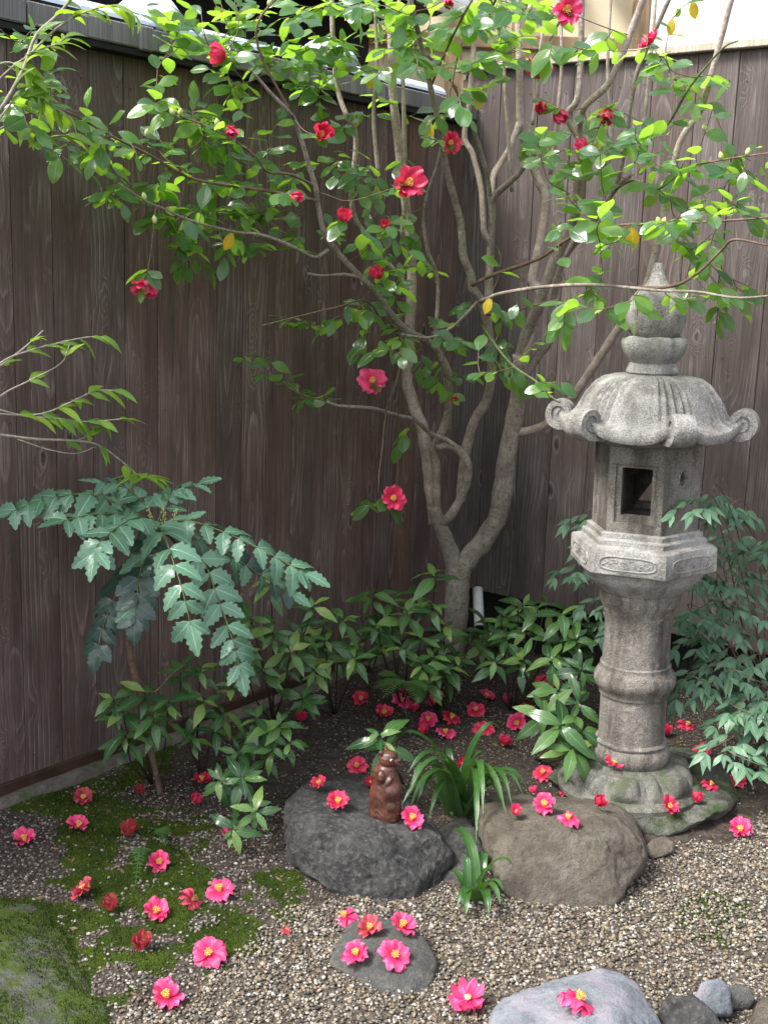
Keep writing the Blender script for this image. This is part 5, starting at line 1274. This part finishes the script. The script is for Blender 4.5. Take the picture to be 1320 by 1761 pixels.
# ---------------------------------------------------------------- fallen blossoms
FG = 'fallen camellia blossoms'
FALL = [ # x, y, colour, style, size, tilt (right, toward viewer), label
 (143,1374,'wilt','open',.95,(.1,.35),'fallen camellia with brown centre, uppermost of the left group on the moss'),
 (245,1364,'wilt','cup',.95,(-.3,.5),'ruffled dark red camellia beside the foot of the mahonia stem'),
 (347,1344,'red','open',.95,(.3,.3),'red camellia under the leaves right of the mahonia stem'),
 (333,1383,'red','cup',.85,(.8,-.1),'half-folded red camellia lying on its side on the soil'),
 (43,1445,'pink','open',1.05,(.1,.3),'pink camellia nearest the left edge of the photograph'),
 (134,1424,'pink','open',.98,(-.2,.5),'pink camellia with yellow centre below the uppermost left one'),
 (226,1432,'wilt','cup',1.12,(.0,.3),'dark camellia with one brown petal on the mossy ground'),
 (271,1486,'pink','open',1.0,(.0,.5),'pink camellia just right of the little moss fern'),
 (147,1536,'wilt','open',1.08,(-.4,.3),'tattered camellia with orange brown petals at the edge of the moss'),
 (197,1562,'wilt','cup',1.05,(-.3,.3),'darkening camellia with a brown left side on the moss edge'),
 (267,1571,'pink','open',1.1,(.1,.4),'bright camellia in the middle of the mossy patch'),
 (330,1552,'wilt','droop',.85,(.6,.1),'small crumpled camellia with a bent stamen tube'),
 (378,1532,'pink','flat',1.1,(.1,.3),'wide flat camellia right of the crumpled one'),
 (247,1630,'wilt','cup',.95,(.2,.2),'camellia opened like a bowl with brown inside on green moss'),
 (360,1643,'pink','flat',1.15,(-.2,.6),'large bright pink camellia on the greenest moss'),
 (288,1718,'pink','open',1.15,(.3,.4),'large pink camellia where moss meets gravel at the bottom'),
 (398,1437,'pink','cup',.85,(-.7,.2),'pink camellia half hidden by a drooping shrub leaf'),
 (548,1354,'red','open',.9,(-.3,.6),'red camellia at the far left end of the dark rock'),
 (582,1383,'red','open',1.08,(.1,.5),'round camellia on the dark rock left of the figurine'),
 (613,1319,'red','flat',1.05,(-.1,.7),'pink camellia on dark soil behind the dark rock'),
 (706,1411,'pink','open',1.1,(.2,.6),'ruffled pink camellia right of the figurine on the dark rock'),
 (593,1576,'pink','droop',.95,(-.1,.0),'spread camellia seen side-on at the foot of the dark rock'),
 (635,1601,'wilt','open',.92,(.2,.4),'small dark camellia at the upper left of the flat stone'),
 (689,1596,'pink','open',1.05,(.1,.5),'pink camellia at the upper right of the flat stone'),
 (614,1643,'pink','open',1.02,(.1,.4),'pink camellia at the lower left of the flat stone'),
 (679,1645,'pink','flat',1.02,(.1,.5),'pink camellia at the lower right of the flat stone'),
 (887,1402,'pink','cup',.75,(-.1,.4),'small camellia at the left shoulder of the brown rock'),
 (921,1366,'pink','cup',.7,(-.2,.2),'camellia tucked behind the big one on top of the brown rock'),
 (935,1388,'pink','open',1.08,(-.1,.7),'big camellia at the top of the brown rock cluster'),
 (977,1408,'pink','droop',.98,(.1,.1),'spreading camellia with a tall yellow centre on the brown rock'),
 (1024,1387,'red','cup',.85,(.2,.4),'red camellia on the right part of the brown rock'),
 (971,1366,'red','flat',.7,(.2,-.2),'flattened dark red camellia behind the brown rock'),
 (932,1332,'red','flat',1.0,(-.2,.5),'red camellia on the soil left of the lantern foot'),
 (1055,1317,'red','open',.95,(.3,.7),'camellia leaning against the lantern lotus base'),
 (1145,1386,'red','open',.9,(.1,.5),'red camellia on the slab in front of the lantern'),
 (1196,1379,'red','cup',.85,(.2,.1),'dark red cupped camellia on the slab right of centre'),
 (1220,1351,'red','droop',.8,(.3,.1),'folded red camellia at the right rear of the lantern slab'),
 (1264,1345,'red','flat',.98,(.1,.5),'red camellia under the nandina right of the slab'),
 (1271,1431,'pink','open',1.05,(-.2,.4),'lone pink camellia on the gravel at the right'),
 (803,1730,'pink','droop',1.15,(.2,-2.6),'pink camellia lying face down on the gravel at the bottom'),
 (993,1722,'pink','droop',1.2,(.4,.1),'bright camellia on top of the pale blue rock'),
 (863,1281,'red','cup',.85,(.3,.1),'dark red camellia on bare soil behind the strap leaf clump'),
 (832,1254,'red','flat',.95,(.0,.3),'open red camellia on soil under the thin twig'),
 (797,1320,'red','cup',.95,(-.5,.3),'camellia behind the arching strap leaves'),
 (757,1350,'red','cup',.8,(.5,.3),'camellia half hidden inside the strap leaf clump'),
 (512,1238,'red','cup',.7,(.4,.2),'small red camellia in the gap between the left shrubs'),
 (620,1203,'red','open',.75,(.0,.3),'red camellia in shade left of the sprig above the figurine'),
 (660,1228,'red','open',.85,(.2,.3),'red camellia in shade right behind the figurine sprig'),
 (700,1187,'pink','open',.8,(.0,.4),'pink camellia among dark stems left of the trunk'),
 (712,1222,'red','cup',.75,(.0,.3),'crimson camellia between the stems behind the figurine'),
 (775,1235,'red','flat',.9,(.2,.3),'red camellia on shaded soil below the trunk'),
 (748,1208,'pink','open',.85,(.1,.4),'salmon camellia among stems in front of the trunk'),
 (765,1262,'pink','flat',.85,(-.2,.3),'pale red camellia behind the thin dark stems'),
 (835,1200,'pink','open',.85,(.2,.4),'pink camellia in the shade right of the trunk'),
 (873,1207,'pink','cup',.75,(.0,.3),'small pink camellia between trunk and lantern'),
 (935,1180,'red','open',.95,(.0,.5),'red camellia caught among leaves left of the lantern shaft'),
 (905,1222,'red','flat',.9,(-.1,.3),'red camellia left of another against the broad leaved shrub'),
 (930,1216,'red','open',.85,(.2,.3),'red camellia close behind the broad leaved shrub'),
 (640,1352,'red','cup',.8,(-.4,.3),'dark red camellia peeping out behind the figurine'),
 (1180,1247,'red','droop',.75,(.0,.2),'red camellia in the dark gap right of the lantern shaft'),
 (1145,1262,'red','cup',.65,(.0,.2),'small red camellia just behind the right side of the shaft'),
 (690,1208,'pink','flat',.85,(.3,.5),'pink camellia lying flat between the sprig and the trunk stems'),
 (735,1240,'pink','open',.85,(-.2,.5),'pink camellia on soil just right of the sprig stems'),
 (818,1222,'red','flat',.85,(.1,.5),'red camellia on the soil directly right of the trunk base'),
 (890,1248,'pink','open',.9,(-.3,.6),'bright camellia at the front of the scatter left of the lantern'),
 (720,1262,'red','cup',.8,(.4,.5),'small red camellia closest behind the strap leaf clump on its left'),
 (1205,1290,'red','flat',.7,(.0,.3),'dark red camellia beneath the low nandina sprays'),
]
for i, (x, y, kn, sty, sc, tl, lab) in enumerate(FALL):
    p, n = hit(x, y+6*sc)
    up = (n*.6+V(0,0,.5)).normalized()
    face = (up + CR*(tl[0]*1.1+rnd.uniform(-.35,.35)) + V(0,-1,0)*(tl[1]*.9+rnd.uniform(-.3,.25))).normalized() if tl[1] > -2 else V(.1,.2,-1).normalized()
    drop = .006+.012*min(1, abs(tl[0])+max(0, tl[1]))
    if tl[1] <= -2: drop = .028
    o = thing('camellia_blossom', lab, 'flower', tuple(p+up*drop), FG)
    q = face.to_track_quat('Z', 'Y') @ Quaternion(V(0,0,1), rnd.uniform(0, 6.28)); o.rotation_mode = 'QUATERNION'; o.rotation_quaternion = q; o.scale = (sc*(1.12 if y < 1300 else .88)*rnd.uniform(.92,1.06),)*3
    if tl[1] > -2:
        so = bpy.data.objects.new('stamens', ST[1] if (kn == 'wilt' and i % 2) else ST[0]); COL.objects.link(so); so.parent = o
        so.matrix_basis = Matrix.Rotation(rnd.uniform(-.25,.25), 4, 'X')
    else:
        vv, ff = lathe([(.008,-.006),(.007,-.001),(.003,.002)], 10); so = bpy.data.objects.new('calyx', mesh('calyx', vv, ff, M['bud'])); COL.objects.link(so); so.parent = o
    flower_parts(o, kn, sty, i*13+5, 1.0, n=rnd.choice((5,6,6,7)))
p, n = hit(497, 1608); tag(obj('loose_petal', PET['wilt','cup'][0], None, Matrix.Translation(p+V(0,0,.003)) @ Matrix.Rotation(.8,4,'Z') @ Matrix.Scale(.6,4)), 'small withered petal alone on the gravel left of the flat stone', 'petal')
p, n = hit(1015, 1266); tag(obj('loose_petal', PET['pink','flat'][1], None, Matrix.Translation(p+V(0,0,.003)) @ Matrix.Rotation(2,4,'Z') @ Matrix.Scale(.5,4)), 'tiny bright pink petal on the soil left of the shaft foot', 'petal')

# ---------------------------------------------------------------- gravel, grit, moss tufts, litter
rs = np.random.RandomState(4)
ico = bmesh.new(); bmesh.ops.create_icosphere(ico, subdivisions=1, radius=1.0); ico.verts.index_update()
IV = np.array([v.co[:] for v in ico.verts]); IF = np.array([[v.index for v in f.verts] for f in ico.faces]); ico.free()
def scatter_mesh(name, pos, size, mat, label, cat, squash=.62, jitter=.22):
    n = len(pos); nv, nf = len(IV), len(IF)
    ang = rs.rand(n)*2*np.pi; c_, s_ = np.cos(ang), np.sin(ang)
    sc = np.stack([size*rs.uniform(.75,1.35,n), size*rs.uniform(.7,1.1,n), size*squash*rs.uniform(.8,1.2,n)], 1)
    v = IV[None]*(1+rs.uniform(-jitter, jitter, (n, nv, 1))); v = v*sc[:,None,:]
    tilt = rs.uniform(-.5,.5,n); ct, st = np.cos(tilt), np.sin(tilt)
    y2 = v[...,1]*ct[:,None]-v[...,2]*st[:,None]; z2 = v[...,1]*st[:,None]+v[...,2]*ct[:,None]
    x3 = v[...,0]*c_[:,None]-y2*s_[:,None]; y3 = v[...,0]*s_[:,None]+y2*c_[:,None]
    w = np.stack([x3, y3, z2], -1)+pos[:,None,:]
    F = (IF[None]+(np.arange(n)*nv)[:,None,None]).reshape(-1, 3)
    me = bpy.data.meshes.new(name); me.vertices.add(n*nv); me.vertices.foreach_set('co', w.reshape(-1).astype(np.float32))
    me.loops.add(n*nf*3); me.loops.foreach_set('vertex_index', F.reshape(-1).astype(np.int32))
    me.polygons.add(n*nf); me.polygons.foreach_set('loop_start', np.arange(0, n*nf*3, 3, dtype=np.int32)); me.polygons.foreach_set('loop_total', np.full(n*nf, 3, np.int32))
    me.polygons.foreach_set('use_smooth', np.ones(n*nf, bool)); me.update(); me.validate(); me.materials.append(mat)
    o = obj(name, me); o['kind'] = 'stuff'; o['label'] = label; o['category'] = cat; return o
def stones_mat(name, stops, rough=.6):
    s = SH(name, rough, .18); r = s.n('NewGeometry').outputs['Random Per Island']
    col = s.ramp(r, stops, 'CONSTANT'); n = s.noise(s.co(), 260, 3, .6)
    col = s.mix(s.ramp(n, [(.35, .55), (.6, 0.0)]), col, (.06,.05,.04)); s.set('Base Color', col); return s.m
GM = stones_mat('gravel_mix', [(0, (0.21, 0.173, 0.126)), (0.14, (0.112, 0.09, 0.07)), (0.26, (0.294, 0.256, 0.203)), (0.38, (0.07, 0.059, 0.049)), (0.5, (0.168, 0.152, 0.133)), (0.62, (0.245, 0.187, 0.119)), (0.72, (0.364, 0.34, 0.301)), (0.8, (0.14, 0.125, 0.105)), (0.9, (0.049, 0.045, 0.042)), (0.96, (0.434, 0.409, 0.371))])
GD = stones_mat('grit_mix', [(0,(.085,.07,.06)),(.2,(.16,.135,.115)),(.38,(.06,.05,.042)),(.52,(.23,.20,.17)),(.68,(.11,.095,.08)),(.84,(.30,.27,.235)),(.96,(.42,.39,.35))])
c_ = rs.uniform((-1.0, 2.0), (1.75, 3.75), (96000, 2))
wv = c_+np.column_stack([fbm2(c_, 5, 3), fbm2(c_, 5, 13)])*.035+rs.normal(0, .008, c_.shape)
g = c_[inpoly(wv[:,0], wv[:,1], GRAVEL)]
g = g[(np.abs(g[:,0]/g[:,1]) < .42)]
hz = heights(g)+rs.uniform(-.001,.0055,len(g))
scatter_mesh('gravel', np.column_stack([g, hz]), rs.uniform(.0028,.0054,len(g))*np.where(rs.rand(len(g)) < .05, 1.7, 1), GM, 'mixed tan, grey and white pebble gravel covering the front of the garden', 'gravel')
c2 = rs.uniform((-1.3, 2.2), (1.6, 4.7), (120000, 2))
ing = inpoly(c2[:,0], c2[:,1], GRAVEL); w5 = mossw(c2)+rs.normal(0, .012, c2.shape); inm = np.zeros(len(c2), bool)
for P in MOSS: inm |= inpoly(w5[:,0], w5[:,1], P)
inm &= fbm2(c2, 12, 60) > -.35
fg = (c2-np.array(FA[:2])) @ np.array(FN[:2]); dens = fbm2(c2, 4, 77)
left = np.clip((-.05-c2[:,0])/.3, 0, 1)*np.clip((3.5-c2[:,1])/.4, 0, 1)
keep = (~ing) & (fg > .07) & (np.abs(c2[:,0]/c2[:,1]) < .42) & (rs.rand(len(c2)) < np.where(inm, .06, .26+.28*dens+.34*left))
g2 = c2[keep]; l2 = left[keep]
scatter_mesh('soil_grit', np.column_stack([g2, heights(g2)+rs.uniform(-.001,.003,len(g2))]), rs.uniform(.0018,.0042,len(g2))*(1+.35*l2), GD, 'dark soil grit and small stones scattered under the shrubs', 'grit', .6)
# moss: tiny upright blades
mm_ = SH('moss_fuzz', .9, .1); r_ = mm_.n('NewGeometry').outputs['Random Per Island']
mm_.set('Base Color', mm_.mix(mm_.ramp(mm_.noise(mm_.co(), 7, 5, .6), [(.35,0.0),(.68,1.0)]), mm_.ramp(r_, [(0,(.016,.030,.006)),(1,(.045,.070,.012))]), mm_.ramp(r_, [(0,(.04,.062,.010)),(1,(.11,.145,.020))])))
c3 = rs.uniform((-1.25, 2.1), (1.5, 3.7), (190000, 2)); im = np.zeros(len(c3), bool)
w3 = mossw(c3)+rs.normal(0,.010,c3.shape)
for P in MOSS: im |= inpoly(w3[:,0], w3[:,1], P)
im &= fbm2(c3, 12, 60) > -.6+rs.normal(0,.12,len(c3)); m3_ = c3[im]; hz = heights(m3_)
ex = []                                                            # moss that creeps over the boulder and the lantern slab
for nm_, cnt, thr in (('mossy_boulder', 60000, -.35), ('lantern_slab', 22000, .25)):
    me = bpy.data.objects[nm_].data; nl = len(me.vertices); co = np.empty(nl*3, np.float32); me.vertices.foreach_get('co', co); co = co.reshape(-1, 3); me.update()
    no = np.empty(nl*3, np.float32); me.vertex_normals.foreach_get('vector', no); no = no.reshape(-1, 3)
    j = rs.randint(0, nl, cnt); p_ = co[j]+rs.normal(0, .003, (cnt, 3))*[1, 1, .2]; k_ = (no[j,2] > .35) & (fbm2(p_[:,:2], 9, 90)+rs.normal(0, .22, cnt) > thr); ex.append(p_[k_])
ex = np.concatenate(ex); m3_ = np.concatenate([m3_, ex[:,:2]]); hz = np.concatenate([hz, ex[:,2]]); n = len(m3_)
a_ = rs.rand(n)*2*np.pi; wd = .0014; H3 = rs.uniform(.003,.0075,n)
dx, dy = np.cos(a_)*wd, np.sin(a_)*wd; lx, ly = rs.normal(0,.0022,n), rs.normal(0,.0022,n)
vv = np.stack([np.column_stack([m3_[:,0]-dx, m3_[:,1]-dy, hz-.001]), np.column_stack([m3_[:,0]+dx, m3_[:,1]+dy, hz-.001]), np.column_stack([m3_[:,0]+lx, m3_[:,1]+ly, hz+H3])], 1).reshape(-1, 3)
me = mesh('moss', vv, [(3*i, 3*i+1, 3*i+2) for i in range(n)], mm_.m, smooth=False)
o = obj('moss', me); o['kind'] = 'stuff'; o['label'] = 'velvety green moss carpet over the left foreground'; o['category'] = 'moss'
# leaf litter
lm = SH('litter', .85, .2); r_ = lm.rand(); lm.set('Base Color', lm.ramp(r_, [(0,(.06,.035,.02)),(.4,(.13,.08,.045)),(.7,(.04,.025,.018)),(1,(.22,.15,.09))]))
lv, lf_ = [], []
for q in range(1500):
    x, y = rnd.uniform(-1.1,1.4), rnd.uniform(2.2,4.7)
    if y < 2.9 and rnd.random() < .6: continue
    if (V(x,y,0)-FA).dot(FN) < .1: continue
    z = gheight(x, y)+.003; a = rnd.uniform(0, 6.3); L = rnd.uniform(.005,.016); w = L*rnd.uniform(.2,.5); d = V(math.cos(a), math.sin(a), rnd.uniform(-.2,.3)); sd_ = V(-d.y, d.x, rnd.uniform(-.4,.4)); c = V(x, y, z); k = len(lv)
    lv += [c-d*L, c+sd_*w, c+d*L, c-sd_*w, c+V(0,0,w*.4)]; lf_ += [(k,k+1,k+4),(k+1,k+2,k+4),(k+2,k+3,k+4),(k+3,k,k+4)]
o = obj('leaf_litter', mesh('leaf_litter', lv, lf_, lm.m)); o['kind'] = 'stuff'; o['label'] = 'brown crumbs of dead leaves on the dark soil'; o['category'] = 'leaf litter'
for o in bpy.data.objects:
    if 'o' in o.keys(): del o['o']
